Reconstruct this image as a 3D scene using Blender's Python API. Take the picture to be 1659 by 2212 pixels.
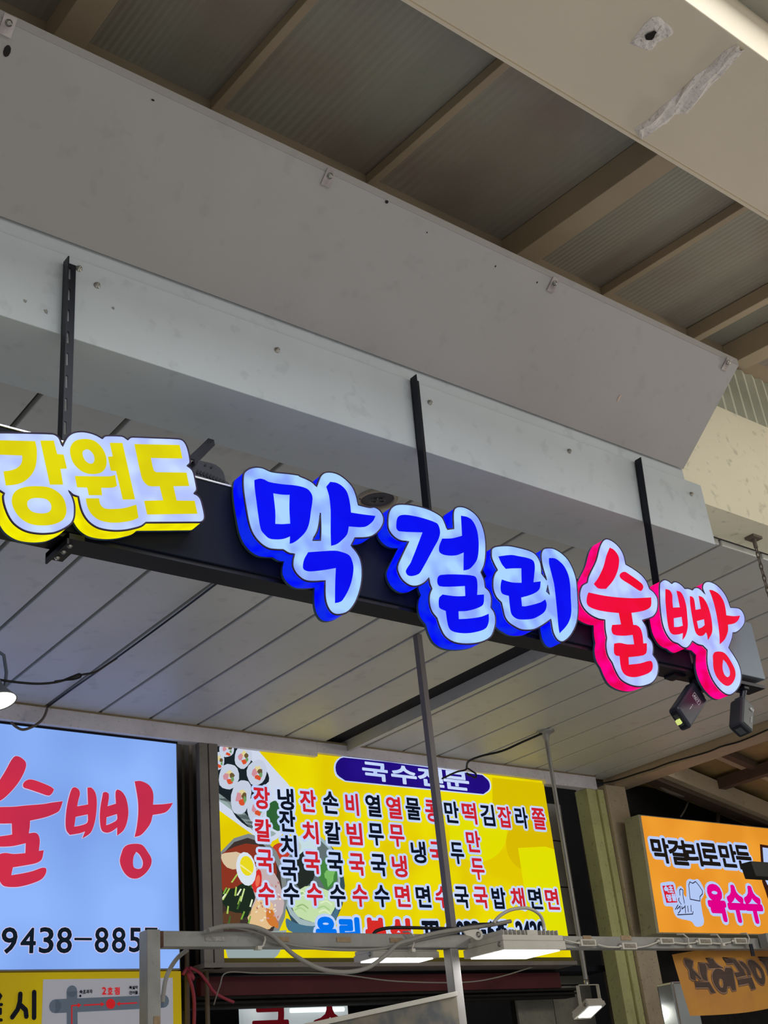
import bpy, math, random
import numpy as np
from mathutils import Vector, Matrix
from mathutils.geometry import tessellate_polygon
random.seed(7)
SC = bpy.context.scene
for _o in list(SC.objects): bpy.data.objects.remove(_o)
COL = SC.collection
CZ = 1.6                                    # eye height; everything below is written relative to the eye
# ------------------------------------------------------------------ camera
RM = np.array([[0.78675587, -0.60971233, -0.09626044],
               [0.21632761, 0.41841081, -0.88211947],
               [0.57811552, 0.67318888, 0.46108478]])   # rows: image right, image down, forward, in world axes
FPX = 2551.41
cam_data = bpy.data.cameras.new('camera'); cam = bpy.data.objects.new('camera', cam_data); COL.objects.link(cam)
m = Matrix(((RM[0][0], -RM[1][0], -RM[2][0], 0), (RM[0][1], -RM[1][1], -RM[2][1], 0), (RM[0][2], -RM[1][2], -RM[2][2], CZ), (0, 0, 0, 1)))
cam.matrix_world = m
cam_data.sensor_fit = 'HORIZONTAL'; cam_data.sensor_width = 36; cam_data.lens = 36 * FPX / 1659; cam_data.clip_end = 200
SC.camera = cam
# ------------------------------------------------------------------ light
SC.view_settings.view_transform = 'Standard'; SC.view_settings.look = 'None'; SC.view_settings.gamma = 1
SC.view_settings.use_curve_mapping = False; SC.view_settings.exposure = 0.0
w = bpy.data.worlds.new('world'); SC.world = w; w.use_nodes = True
w.node_tree.nodes['Background'].inputs[0].default_value = (1.0, 0.97, 0.93, 1)
w.node_tree.nodes['Background'].inputs[1].default_value = 0.30
def area(name, loc, aim, size, power, col, sy=None):
    l = bpy.data.lights.new(name, 'AREA'); l.energy = power; l.color = col; l.size = size
    if sy: l.shape = 'RECTANGLE'; l.size_y = sy
    o = bpy.data.objects.new(name, l); COL.objects.link(o); o.location = loc
    d = Vector(aim) - Vector(loc); o.rotation_euler = d.to_track_quat('-Z', 'Y').to_euler()
    return o
# daylight that comes in from the open side of the street behind the photographer
area('street_daylight', (2.5, -5.0, 4.6), (2.4, 2.0, 3.0), 5.0, 52, (1.0, 0.97, 0.93), 2.2)
# unseen fill added overhead; the pale paving throws it back up under the canopies
area('overhead_bounce_fill', (1.4, -1.2, 6.5), (1.4, -1.2, 0), 5.0, 640, (0.93, 0.97, 1.0), 5.0)
# unseen warm fill added at the upper right for the beam faces
area('warm_beam_fill', (4.4, -1.1, 4.05), (3.4, 2.0, 3.75), 0.5, 8, (1.0, 0.95, 0.80))
# unseen fill added under the canopies at the right to brighten the cream beam
area('cream_beam_fill', (5.9, 1.25, 3.3), (3.7, 2.05, 3.75), 0.4, 20, (1.0, 0.95, 0.84))

# ------------------------------------------------------------------ projection of photo pixels onto real planes
def ray(x, y):
    return RM.T @ np.array([x - 829.5, y - 1106.0, FPX])
def at(x, y, Y):
    d = ray(x, y); d = d * (Y / d[1]); return (d[0], d[1], d[2])
def onz(x, y, Z):
    d = ray(x, y); d = d * (Z / d[2]); return (d[0], d[1], d[2])
def atx(x, y, X):
    d = ray(x, y); d = d * (X / d[0]); return (d[0], d[1], d[2])

# ------------------------------------------------------------------ materials
def lin(c):
    out = []
    for v in c:
        v /= 255.0
        out.append(v / 12.92 if v <= 0.04045 else ((v + 0.055) / 1.055) ** 2.4)
    return tuple(out) + (1,)
MATS = {}
def paint(name, rgb, rough=.6, metal=0.0, var=.10, scale=5.0, bump=.0, bscale=60, dark=None, spec=.35, dirt=0.0):
    if name in MATS: return MATS[name]
    mt = bpy.data.materials.new(name); mt.use_nodes = True; MATS[name] = mt
    nt = mt.node_tree; b = nt.nodes['Principled BSDF']
    b.inputs['Roughness'].default_value = rough; b.inputs['Metallic'].default_value = metal
    b.inputs['Specular IOR Level'].default_value = spec
    tc = nt.nodes.new('ShaderNodeTexCoord'); c = lin(rgb)
    d = lin(dark) if dark else tuple(v * (1 - 2.2 * var) for v in c[:3]) + (1,)
    nz = nt.nodes.new('ShaderNodeTexNoise'); nz.inputs['Scale'].default_value = scale; nz.inputs['Detail'].default_value = 6
    nt.links.new(tc.outputs['Object'], nz.inputs['Vector'])
    rp = nt.nodes.new('ShaderNodeValToRGB'); rp.color_ramp.elements[0].position = .28; rp.color_ramp.elements[1].position = .62
    rp.color_ramp.elements[0].color = d; rp.color_ramp.elements[1].color = c
    nt.links.new(nz.outputs['Fac'], rp.inputs['Fac'])
    last = rp.outputs['Color']
    if dirt > 0:
        n2 = nt.nodes.new('ShaderNodeTexNoise'); n2.inputs['Scale'].default_value = scale * 9; n2.inputs['Detail'].default_value = 3
        nt.links.new(tc.outputs['Object'], n2.inputs['Vector'])
        r2 = nt.nodes.new('ShaderNodeValToRGB'); r2.color_ramp.elements[0].position = .30; r2.color_ramp.elements[1].position = .40
        r2.color_ramp.elements[0].color = (1 - dirt,) * 3 + (1,); r2.color_ramp.elements[1].color = (1, 1, 1, 1)
        nt.links.new(n2.outputs['Fac'], r2.inputs['Fac'])
        mx = nt.nodes.new('ShaderNodeMixRGB'); mx.blend_type = 'MULTIPLY'; mx.inputs[0].default_value = 1
        nt.links.new(last, mx.inputs[1]); nt.links.new(r2.outputs['Color'], mx.inputs[2]); last = mx.outputs[0]
    nt.links.new(last, b.inputs['Base Color'])
    if bump > 0:
        n3 = nt.nodes.new('ShaderNodeTexNoise'); n3.inputs['Scale'].default_value = bscale
        nt.links.new(tc.outputs['Object'], n3.inputs['Vector'])
        bp = nt.nodes.new('ShaderNodeBump'); bp.inputs['Strength'].default_value = bump; bp.inputs['Distance'].default_value = .01
        nt.links.new(n3.outputs['Fac'], bp.inputs['Height']); nt.links.new(bp.outputs['Normal'], b.inputs['Normal'])
    return mt
def glow(name, rgb, strength=1.0, base=None, rgb2=None, scale=14.0, rough=.5, lo=.38, hi=.62, spec=.03):
    """a lit plastic face: emits rgb, drifting to rgb2 between the lamps behind it"""
    if name in MATS: return MATS[name]
    mt = bpy.data.materials.new(name); mt.use_nodes = True; MATS[name] = mt
    nt = mt.node_tree; b = nt.nodes['Principled BSDF']
    c = lin(rgb); bc = lin(base) if base else tuple(v * .12 for v in c[:3]) + (1,)
    b.inputs['Base Color'].default_value = bc; b.inputs['Roughness'].default_value = rough
    b.inputs['Specular IOR Level'].default_value = spec
    b.inputs['Emission Strength'].default_value = strength; b.inputs['Emission Color'].default_value = c
    if rgb2:
        tc = nt.nodes.new('ShaderNodeTexCoord'); nz = nt.nodes.new('ShaderNodeTexNoise')
        nz.inputs['Scale'].default_value = scale; nz.inputs['Detail'].default_value = 1
        rp = nt.nodes.new('ShaderNodeValToRGB'); rp.color_ramp.elements[0].position = lo; rp.color_ramp.elements[1].position = hi
        rp.color_ramp.elements[0].color = c; rp.color_ramp.elements[1].color = lin(rgb2)
        nt.links.new(tc.outputs['Object'], nz.inputs['Vector']); nt.links.new(nz.outputs['Fac'], rp.inputs['Fac'])
        nt.links.new(rp.outputs['Color'], b.inputs['Emission Color'])
    return mt

# ------------------------------------------------------------------ mesh building
class MB:
    def __init__(s): s.v = []; s.f = []; s.mi = []; s.smooth = []; s.cur = 0; s.sm = False
    def add(s, vs, fs, sm=None):
        n = len(s.v); s.v += [tuple(map(float, q)) for q in vs]
        for f in fs:
            s.f.append([n + i for i in f]); s.mi.append(s.cur); s.smooth.append(s.sm if sm is None else sm)
        return s
    def box(s, x0, x1, y0, y1, z0, z1):
        return s.add([(x, y, z) for x in (x0, x1) for y in (y0, y1) for z in (z0, z1)],
                     [(0, 1, 3, 2), (4, 6, 7, 5), (0, 4, 5, 1), (2, 3, 7, 6), (0, 2, 6, 4), (1, 5, 7, 3)])
    def bar(s, a, b, w, h, up=(0, 0, 1), ext=0):
        a = Vector(a); b = Vector(b); d = (b - a).normalized(); a = a - d * ext; b = b + d * ext
        u = d.cross(Vector(up)); u = u.normalized() if u.length > 1e-6 else Vector((1, 0, 0)); v = u.cross(d)
        vs = [p + u * (i * w / 2) + v * (j * h / 2) for p in (a, b) for i, j in ((-1, -1), (1, -1), (1, 1), (-1, 1))]
        return s.add(vs, [(3, 2, 1, 0), (4, 5, 6, 7), (0, 1, 5, 4), (1, 2, 6, 5), (2, 3, 7, 6), (3, 0, 4, 7)])
    def quad(s, *p): return s.add(p, [tuple(range(len(p)))])
    def prism(s, loops, y0, y1, plane='xz'):
        """loops of (a,b) in a plane, extruded between y0 and y1"""
        def P(a, b, c): return (a, c, b) if plane == 'xz' else ((a, b, c) if plane == 'xy' else (c, a, b))
        flat = [p for l in loops for p in l]; n = len(flat)
        tri = tessellate_polygon([[Vector((p[0], p[1], 0)) for p in l] for l in loops])
        vs = [P(p[0], p[1], y0) for p in flat] + [P(p[0], p[1], y1) for p in flat]
        fs = [tuple(t) for t in tri] + [tuple(n + i for i in reversed(t)) for t in tri]
        if y1 == y0: vs = vs[:n]; fs = [tuple(t) for t in tri]
        s.add(vs, fs, False)
        if y1 != y0:
            k = 0
            for l in loops:
                m_ = len(l)
                s.add([P(p[0], p[1], y0) for p in l] + [P(p[0], p[1], y1) for p in l],
                      [(i, (i + 1) % m_, m_ + (i + 1) % m_, m_ + i) for i in range(m_)])
        return s
    def wall(s, loop, y0, y1):
        m_ = len(loop)
        return s.add([(p[0], y0, p[1]) for p in loop] + [(p[0], y1, p[1]) for p in loop],
                     [(i, (i + 1) % m_, m_ + (i + 1) % m_, m_ + i) for i in range(m_)])
    def tube(s, path, r, n=8, closed=False, caps=True):
        P = [Vector(p) for p in path]; m_ = len(P); rings = []; up = None
        for i in range(m_):
            if closed: d = P[(i + 1) % m_] - P[i - 1]
            else: d = P[min(i + 1, m_ - 1)] - P[max(i - 1, 0)]
            d = d.normalized() if d.length > 1e-9 else Vector((0, 0, 1))
            if up is None: up = d.orthogonal().normalized()
            up = (up - d * up.dot(d)); up = up.normalized() if up.length > 1e-6 else d.orthogonal().normalized()
            q = d.cross(up); rr = r[i] if isinstance(r, (list, tuple)) else r
            rings.append([P[i] + (up * math.cos(2 * math.pi * k / n) + q * math.sin(2 * math.pi * k / n)) * rr for k in range(n)])
        vs = [v for R_ in rings for v in R_]; fs = []
        for i in range(m_ if closed else m_ - 1):
            j = (i + 1) % m_
            for k in range(n): fs.append((i * n + k, i * n + (k + 1) % n, j * n + (k + 1) % n, j * n + k))
        s.add(vs, fs, True)
        if caps and not closed: s.add(rings[0][::-1], [tuple(range(n))], False); s.add(rings[-1], [tuple(range(n))], False)
        return s
    def lathe(s, prof, c, axis=(0, 0, 1), n=32, sm=True):
        ax = Vector(axis).normalized(); u = ax.orthogonal().normalized(); v = ax.cross(u); c = Vector(c)
        vs = [c + ax * h + (u * math.cos(2 * math.pi * k / n) + v * math.sin(2 * math.pi * k / n)) * r for r, h in prof for k in range(n)]
        fs = [(i * n + k, i * n + (k + 1) % n, (i + 1) * n + (k + 1) % n, (i + 1) * n + k) for i in range(len(prof) - 1) for k in range(n)]
        s.add(vs, fs, sm)
        if prof[0][0] > 1e-6: s.add(vs[:n][::-1], [tuple(range(n))], False)
        if prof[-1][0] > 1e-6: s.add(vs[-n:], [tuple(range(n))], False)
        return s
WL = {}
def obj(name, mb, mat, parent=None, bevel=0, loc=None):
    if parent is not None: o0 = WL[parent.name]
    elif loc is not None: o0 = Vector(loc)
    else:
        a = np.array(mb.v); o0 = Vector(((a[:, 0].min() + a[:, 0].max()) / 2, (a[:, 1].min() + a[:, 1].max()) / 2, a[:, 2].min()))
    me = bpy.data.meshes.new(name)
    me.from_pydata([tuple(Vector(v) - o0) for v in mb.v], [], mb.f); me.update()
    for mm in (mat if isinstance(mat, (list, tuple)) else [mat]): me.materials.append(mm)
    me.polygons.foreach_set('material_index', mb.mi); me.polygons.foreach_set('use_smooth', mb.smooth)
    o = bpy.data.objects.new(name, me); COL.objects.link(o)
    if parent is not None: o.parent = parent; WL[o.name] = o0
    else: o.location = o0 + Vector((0, 0, CZ)); WL[o.name] = o0
    if bevel:
        bv = o.modifiers.new('bevel', 'BEVEL'); bv.width = bevel; bv.segments = 2; bv.limit_method = 'ANGLE'; bv.angle_limit = .7
    return o
def tag(o, label, cat, group=None):
    o['label'] = label; o['category'] = cat
    if group: o['group'] = group
    return o
def thing(name, label, cat, loc, group=None):
    o = bpy.data.objects.new(name, None); COL.objects.link(o); o.empty_display_size = .05
    o.location = Vector(loc) + Vector((0, 0, CZ)); WL[o.name] = Vector(loc)
    return tag(o, label, cat, group)
def struct(name, mb, mat, bevel=0):
    o = obj(name, mb, mat, None, bevel); o['kind'] = 'structure'; return o
def dup(root, delta, label=None):
    r = root.copy(); COL.objects.link(r); r.location = Vector(root.location) + Vector(delta)
    WL[r.name] = WL[root.name] + Vector(delta)
    if label: r['label'] = label
    for ch in list(root.children):
        c = ch.copy(); COL.objects.link(c); c.parent = r
        for g in ch.children:
            d = g.copy(); COL.objects.link(d); d.parent = c
    return r

# ------------------------------------------------------------------ outlines traced on their own planes
S_ = 1  # a third value of 1 in a point marks a sharp corner
def curve(pts, step=3):
    """closed outline: Catmull-Rom through the points, broken at sharp ones"""
    n = len(pts); out = []
    P = [np.array(p[:2], float) for p in pts]; sh = [len(p) > 2 and p[2] for p in pts]
    for i in range(n):
        p0, p1, p2, p3 = P[i - 1], P[i], P[(i + 1) % n], P[(i + 2) % n]
        L = np.linalg.norm(p2 - p1); L0 = np.linalg.norm(p1 - p0); L3 = np.linalg.norm(p3 - p2)
        t1 = (p2 - p0) * (L / (L + L0 + 1e-9)) if not sh[i] else (p2 - p1)
        t2 = (p3 - p1) * (L / (L + L3 + 1e-9)) if not sh[(i + 1) % n] else (p2 - p1)
        k = 1 if (sh[i] and sh[(i + 1) % n]) else step
        for j in range(k):
            t = j / k
            out.append(tuple((2 * t**3 - 3 * t**2 + 1) * p1 + (t**3 - 2 * t**2 + t) * t1 + (-2 * t**3 + 3 * t**2) * p2 + (t**3 - t**2) * t2))
    return out
def Z_(ox, oy, s, pts): return [(ox + p[0] / s, oy + p[1] / s) + tuple(p[2:]) for p in pts]
def W_(pts, Y, step=3):
    r = [at(p[0], p[1], Y) for p in curve(pts, step)]; return [(q[0], q[2]) for q in r]
def WX(pts, Y):
    r = [at(p[0], p[1], Y) for p in pts]; return [(q[0], q[2]) for q in r]

# ------------------------------------------------------------------ glyphs from Blender's own built-in font
TXT = ("장칼국수냉잔치손비빔열무면물콩만두떡김밥잡채라쫄우리분식전문TEL:0123456789-호점속초과자설악건어막걸로든옥명ADTcs북"
       "a.을시")
GL = {}
def load_glyphs():
    tmp = []
    for ch in dict.fromkeys(TXT):
        c = bpy.data.curves.new('g', 'FONT'); c.body = ch; c.resolution_u = 3
        o = bpy.data.objects.new('g', c); COL.objects.link(o); tmp.append((ch, o))
    bpy.context.view_layer.update(); dg = bpy.context.evaluated_depsgraph_get()
    for ch, o in tmp:
        me = bpy.data.meshes.new_from_object(o.evaluated_get(dg))
        V = np.array([v.co[:2] for v in me.vertices]); F = [list(p.vertices) for p in me.polygons]
        cnt = {}
        for f in F:
            for i in range(len(f)):
                k = tuple(sorted((f[i], f[(i + 1) % len(f)]))); cnt[k] = cnt.get(k, 0) + 1
        E = [k for k, c in cnt.items() if c == 1]
        if not E:
            E = [tuple(e.vertices) for e in me.edges]
        lo = V.min(0); hi = V.max(0); V = (V - lo) / (hi - lo)
        GL[ch] = (V, F, E); bpy.data.meshes.remove(me)
    for ch, o in tmp:
        c = o.data; bpy.data.objects.remove(o); bpy.data.curves.remove(c)
load_glyphs()
def glyph(mb, ch, x0, x1, z0, z1, y, fat=0.0, mir=False, axes=None):
    """a letter in the box x0..x1, z0..z1 on plane y, thickened outward by fat"""
    V, F, E = GL[ch]
    U = [(x0 + (1 - v[0] if mir else v[0]) * (x1 - x0), z0 + v[1] * (z1 - z0)) for v in V]
    def P(a, b): return (a, y, b) if axes is None else tuple(Vector(axes[0]) + Vector(axes[1]) * a + Vector(axes[2]) * b)
    mb.add([P(*u) for u in U], F, False)
    if fat > 0:
        seen = set()
        for a, b in E:
            p = np.array(U[a]); q = np.array(U[b]); d = q - p; L = np.linalg.norm(d)
            if L < 1e-9: continue
            nn = np.array([-d[1], d[0]]) / L * fat
            mb.add([P(*(p + nn)), P(*(q + nn)), P(*(q - nn)), P(*(p - nn))], [(0, 1, 2, 3)], False)
            for c in (a, b):
                if c in seen: continue
                seen.add(c)
                mb.add([P(U[c][0] + fat * math.cos(t * math.pi / 4), U[c][1] + fat * math.sin(t * math.pi / 4)) for t in range(8)], [tuple(range(8))], False)
def gbox(cx, cy, w, h, Y):
    a = at(cx - w / 2, cy, Y)[0]; b = at(cx + w / 2, cy, Y)[0]; t = at(cx, cy - h / 2, Y)[2]; d = at(cx, cy + h / 2, Y)[2]
    return a, b, d, t
def stroke(mb, pts, wd, y):
    """round-ended painted line of width wd through world points (x,z) on plane y"""
    h = wd / 2
    for i in range(len(pts)):
        p = pts[i]
        mb.add([(p[0] + h * math.cos(t * math.pi / 6), y, p[1] + h * math.sin(t * math.pi / 6)) for t in range(12)], [tuple(range(12))], False)
        if i < len(pts) - 1:
            q = pts[i + 1]; dx, dz = q[0] - p[0], q[1] - p[1]; L = math.hypot(dx, dz)
            if L < 1e-9: continue
            nx, nz = -dz / L * h, dx / L * h
            mb.add([(p[0] + nx, y, p[1] + nz), (q[0] + nx, y, q[1] + nz), (q[0] - nx, y, q[1] - nz), (p[0] - nx, y, p[1] - nz)], [(0, 1, 2, 3)], False)
def blob(mb, cx, cy, rx, ry, Y, y=None, rot=0, n=28, wob=0.0):
    """an ellipse given in photo pixels, laid on plane Y (drawn at y)"""
    pts = []
    for k in range(n):
        t = 2 * math.pi * k / n; a = rx * math.cos(t) * (1 + wob * math.sin(3.1 * t + cx)); b = ry * math.sin(t) * (1 + wob * math.sin(5 * t + cy))
        q = at(cx + a * math.cos(rot) - b * math.sin(rot), cy + a * math.sin(rot) + b * math.cos(rot), Y)
        pts.append((q[0], Y if y is None else y, q[2]))
    mb.add(pts, [tuple(range(n))], False)

# ================================================================== SETTING
m_ceil = paint('ceiling_enamel', (198, 198, 194), .42, var=.05, scale=1.6, dirt=.12, bump=.03, bscale=9)
m_dark = paint('dark_void', (20, 22, 34), .8, var=.1)
m_white = paint('white_beam_paint', (202, 209, 213), .5, var=.05, scale=2.2, dirt=.10)
m_soff = paint('soffit_sheet', (172, 168, 165), .5, var=.05, scale=2.0, dirt=.07)
m_cream = paint('cream_beam_paint', (248, 240, 214), .55, var=.03, scale=2.5, dirt=.25)
m_beige = paint('beige_steel_paint', (226, 212, 188), .6, var=.04, scale=2)
m_brown = paint('rafter_paint', (178, 160, 136), .6, var=.08, scale=3)
m_poly = paint('smoky_roof_sheet', (156, 156, 144), .45, var=.14, scale=2.0, dark=(150, 132, 122))
m_pl = paint('rough_plaster', (240, 230, 220), .85, var=.08, scale=14, bump=.8, bscale=60, dirt=.35)
m_pipe = paint('dull_pipe', (112, 101, 90), .6, var=.15, scale=8)
m_steel = paint('galvanised_steel', (158, 156, 151), .45, .3, var=.12, scale=9, dirt=.15)
m_black = paint('black_steel', (24, 26, 38), .4, .3, var=.1, scale=10)
m_screw = paint('screw_steel', (170, 168, 160), .3, .9, var=.2, scale=40)
m_green = paint('yellow_green_boards', (208, 208, 146), .6, var=.08, scale=6, dirt=.3)
m_pink = paint('pinkish_post', (200, 182, 156), .7, var=.09, scale=7, dirt=.35)
m_plug = paint('dark_grime', (38, 34, 32), .9, var=.2, scale=20)

g = MB().box(-9, 15, -9, 11, -1.62, -1.6); struct('floor', g, paint('street_paving', (176, 174, 170), .8, var=.1, scale=3))
# ---- planked ceiling
PIT = .2538; X0 = 1.530
cb = MB().box(-1.2, 5.74, 2.25, 4.86, 1.826, 1.87)
ceil = struct('ceiling', cb, paint('ceiling_groove', (104, 104, 100), .7))
obj('open_slot', MB().box(3.566, 3.700, 3.10, 4.85, 1.8215, 1.8258), m_dark, ceil)
edges = [X0 + PIT * k for k in range(-11, 17)] + [5.727]
for i in range(len(edges) - 1):
    a, b = edges[i] + .0075, edges[i + 1] - .0075
    if abs(edges[i] - (X0 + PIT * 8)) < .01: a = 3.702          # the missing plank leaves a dark slot
    if a == 3.702: obj('plank', MB().box(edges[i] + .0075, edges[i + 1] - .0075, 2.25, 3.10, 1.80, 1.826), m_ceil, ceil, bevel=.004)
    p = MB().box(a, b, 3.10 if a == 3.702 else 2.25, 4.85, 1.80, 1.826)
    obj('plank', p, m_ceil, ceil, bevel=.004)
obj('hanging_trim', MB().box(3.690, 3.700, 3.10, 4.90, 1.763, 1.822).box(3.700, 3.712, 3.10, 4.90, 1.763, 1.768), m_ceil, ceil)
# soffit board of the neighbour along the right edge of the ceiling
t = MB().box(5.735, 5.90, 2.25, 4.86, 1.745, 1.86); struct('trim_1', t, paint('edge_board', (186, 164, 140), .7, var=.06, scale=5, dirt=.15), .003)
# ---- cream box beam behind, running out to the right
bm = MB(); bm.prism([[(-1.2, 1.935), (3.172, 1.935), (3.172, 1.886), (3.246, 1.886), (3.246, 1.822), (6.6, 1.822), (6.6, 2.305), (-1.2, 2.305)]], 2.083, 2.24)
cream = tag(obj('box_beam', bm, m_cream), 'cream painted box beam running out of the picture beyond the right end of the grey canopy', 'beam')
# ---- white beam with cover sheet
bm = MB().box(-1.2, 3.242, 2.068, 2.312, 1.650, 1.882)
wb = thing('fascia_beam', 'long white boxed beam above the lit letters that carries the black hanger bars', 'beam', (1.2, 2.19, 1.65))
obj('beam_casing', bm, m_white, wb, bevel=.002)
obj('flashing', MB().box(-1.2, 3.166, 2.076, 2.10, 1.882, 1.934), m_white, wb)
def screw_mb(c, nrm, r=.009, h=.007):
    return MB().lathe([(r * 1.5, 0), (r * 1.5, h * .3), (r, h * .35), (r, h), (r * .4, h * 1.05), (0, h * .8)], c, nrm, 10)
for q in ((209, 617), (598, 757), (928, 870), (1229, 975), (1493, 1068), (170, 581)):
    obj('screw', screw_mb(at(q[0], q[1], 2.068), (0, -1, 0), .0055, .007), m_screw, wb)
for q, s_ in (((245, 665), .006), ((55, 650), .007), ((100, 672), .009)):
    mbq = MB(); blob(mbq, q[0], q[1], 600 * s_, 380 * s_, 2.0668, rot=.8, n=9, wob=.4); obj('stain', mbq, paint('stain_grey', (150, 150, 144), .7), wb)
# ---- grey sloping canopy sheet
sa, sb = Vector((0, 2.068, 1.925)), Vector((0, 1.760, 2.174))
nrm = Vector((0, -(sb - sa).z, (sb - sa).y)).normalized(); nrm = nrm if nrm.z > 0 else -nrm
def soff(x, t, off=0): q = sa.lerp(sb, t) + nrm * off; return Vector((x, q.y, q.z))
cn = thing('canopy_sheet', 'wide grey sloping canopy sheet above the white beam with clips along its upper edge', 'canopy', (1.2, 2.06, 1.92))
bs = MB()
for (x0, x1) in ((-1.2, .02), (.022, 3.161)):
    bs.add([soff(x0, 0), soff(x1, 0), soff(x1, 1), soff(x0, 1), soff(x0, 0, .006), soff(x1, 0, .006), soff(x1, 1, .006), soff(x0, 1, .006)],
           [(0, 3, 2, 1), (4, 5, 6, 7), (0, 1, 5, 4), (1, 2, 6, 5), (2, 3, 7, 6), (3, 0, 4, 7)])
obj('sheet', bs, m_soff, cn)
obj('top_return', MB().box(-1.2, 3.161, 1.758, 1.766, 2.174, 2.20), m_soff, cn)
sdir = (sb - sa).normalized()
def on_soff(px_, py_):
    d = Vector(ray(px_, py_)); return d * (sa.dot(nrm) / d.dot(nrm))
for q in ((16, 55), (709, 384), (1194, 615), (1569, 786)):
    c0 = on_soff(*q); u = Vector((1, 0, 0)); n_ = -nrm
    k = MB(); hw, hh = .014, .022
    P = [c0 + u * a * hw + sdir * b * hh + n_ * t_ for t_ in (.001, .004) for a, b in ((-1, -1), (1, -1), (1, 1), (-1, 1))]
    k.add(P, [(0, 1, 2, 3), (7, 6, 5, 4), (0, 4, 5, 1), (1, 5, 6, 2), (2, 6, 7, 3), (3, 7, 4, 0)])
    cl = obj('clip', k, paint('clip_metal', (188, 176, 172), .4, .3, var=.2, scale=30), cn)
    obj('screw', screw_mb(c0 + n_ * .004 + sdir * .006, n_, .0055, .006), m_screw, cl)
for q, s_, r_ in (((15, 110), (7, 12), .3), ((330, 216), (4, 2), .4), ((835, 436), (5, 4), 0), ((922, 502), (2, 2), 0), ((1070, 575), (2, 3), .4), ((1337, 860), (4, 12), .5), ((1160, 610), (2, 3), .3)):
    c0 = on_soff(*q); k = MB(); k.add([c0 - nrm * .0012 + Vector((1, 0, 0)) * (math.cos(a) * s_[0] * .0011) + sdir * (math.sin(a) * s_[1] * .0011) for a in [i * .7 for i in range(9)]], [tuple(range(9))])
    obj('spot', k, m_plug if s_[0] != 4 or s_[1] != 12 else paint('pale_scratch', (216, 190, 176), .7), cn)
# ---- pergola roof above
ZP = 2.70; KP = .0907
def pz(y): return ZP + KP * (y - 2.13)
led = tag(obj('ledger_beam', MB().box(-1.2, 6, 2.13, 2.20, 2.38, 2.74), m_brown), 'brown wall ledger running along just above the top edge of the grey canopy sheet', 'beam')
roofx = [-.62, -.05, .36, .915, 1.345, 1.925, 2.592, 3.015, 3.53, 3.828, 4.4, 5.2]
pr = thing('roof_sheeting', 'smoky dark ribbed roof sheets resting above the brown rafters', 'roof', (1, 1.7, 2.6))
for i in range(len(roofx) - 1):
    a, b = roofx[i] + .002, roofx[i + 1] - .002; s = MB(); n = 44
    vs = []; fs = []
    for j in range(n + 1):
        x = a + (b - a) * j / n; z = .0010 * (j % 2)
        vs += [(x, .9, pz(.9) + z), (x, 2.13, pz(2.13) + z)]
    for j in range(n): fs.append((2 * j, 2 * j + 1, 2 * j + 3, 2 * j + 2))
    vs += [(a, .9, pz(.9) + .02), (a, 2.13, pz(2.13) + .02), (b, .9, pz(.9) + .02), (b, 2.13, pz(2.13) + .02)]
    k = len(vs) - 4; fs.append((k, k + 2, k + 3, k + 1))
    s.add(vs, fs); obj('roof_sheet', s, m_poly, pr)
def rafter(x0, x1, zb, zt, nm, lab):
    s = MB(); ya, yb = 1.0, 2.13
    s.add([(x, y, z + KP * (y - 2.13)) for x in (x0, x1) for y in (ya, yb) for z in (zb, zt)],
          [(0, 1, 3, 2), (4, 6, 7, 5), (0, 4, 5, 1), (2, 3, 7, 6), (0, 2, 6, 4), (1, 5, 7, 3)])
    return tag(obj(nm, s, m_brown, bevel=.002), lab, 'rafter')
rafter(.832, .917, 2.60, 2.698, 'roof_rafter', 'thick brown rafter farthest left, crossing the upper left corner under the dark roof sheets')
rafter(2.500, 2.592, 2.60, 2.698, 'roof_rafter', 'thick brown rafter in the middle of the roof, left of the plaster crack')
rafter(3.741, 3.828, 2.60, 2.698, 'roof_rafter', 'thick dark rafter farthest right, above the right end of the grey canopy')
rafter(1.334, 1.360, 2.662, 2.698, 'roof_batten', 'thin roof batten nearest the upper left corner')
rafter(1.905, 1.932, 2.662, 2.698, 'roof_batten', 'thin roof batten ending above the middle clip of the canopy sheet')
rafter(3.008, 3.036, 2.662, 2.698, 'roof_batten', 'thin roof batten between the thick middle rafter and the right edge')
rafter(3.510, 3.548, 2.640, 2.698, 'roof_batten', 'dark roof batten low at the right, just left of the last thick rafter')
rafter(.30, .328, 2.662, 2.698, 'roof_batten', 'thin roof batten in the extreme upper left corner')
# ---- beige front beam
fb = thing('front_beam', 'big beige box beam across the upper right with a plastered hole and crack underneath', 'beam', (3, 1.17, 2.4))
obj('beam_body', MB().box(-1.2, 6.5, .986, 1.366, 2.400, 2.64), m_beige, fb, bevel=.003)
obj('lower_lip', MB().box(-1.2, 6.5, 1.366, 1.374, 2.394, 2.41), m_beige, fb)
def plaster(pts, zc, amp, rings=5):
    """rough smear of plaster under the beam: outline in photo pixels"""
    P = [Vector(onz(p[0], p[1], zc)) for p in pts]; c = sum(P, Vector()) / len(P); s = MB(); n = len(P); vs = []
    for r in range(rings + 1):
        f = 1 - r / rings * .96
        for p in P:
            q = c.lerp(p, f); q = q + Vector((random.uniform(-1, 1), random.uniform(-1, 1), 0)) * .004 * (r > 0)
            q.z = zc - .0005 - (0 if r == 0 else amp * random.uniform(.2, 1)); vs.append(q)
    fs = [(r * n + i, r * n + (i + 1) % n, (r + 1) * n + (i + 1) % n, (r + 1) * n + i) for r in range(rings) for i in range(n)] + [tuple(rings * n + i for i in range(n))]
    return s.add(vs, fs, False)
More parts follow.
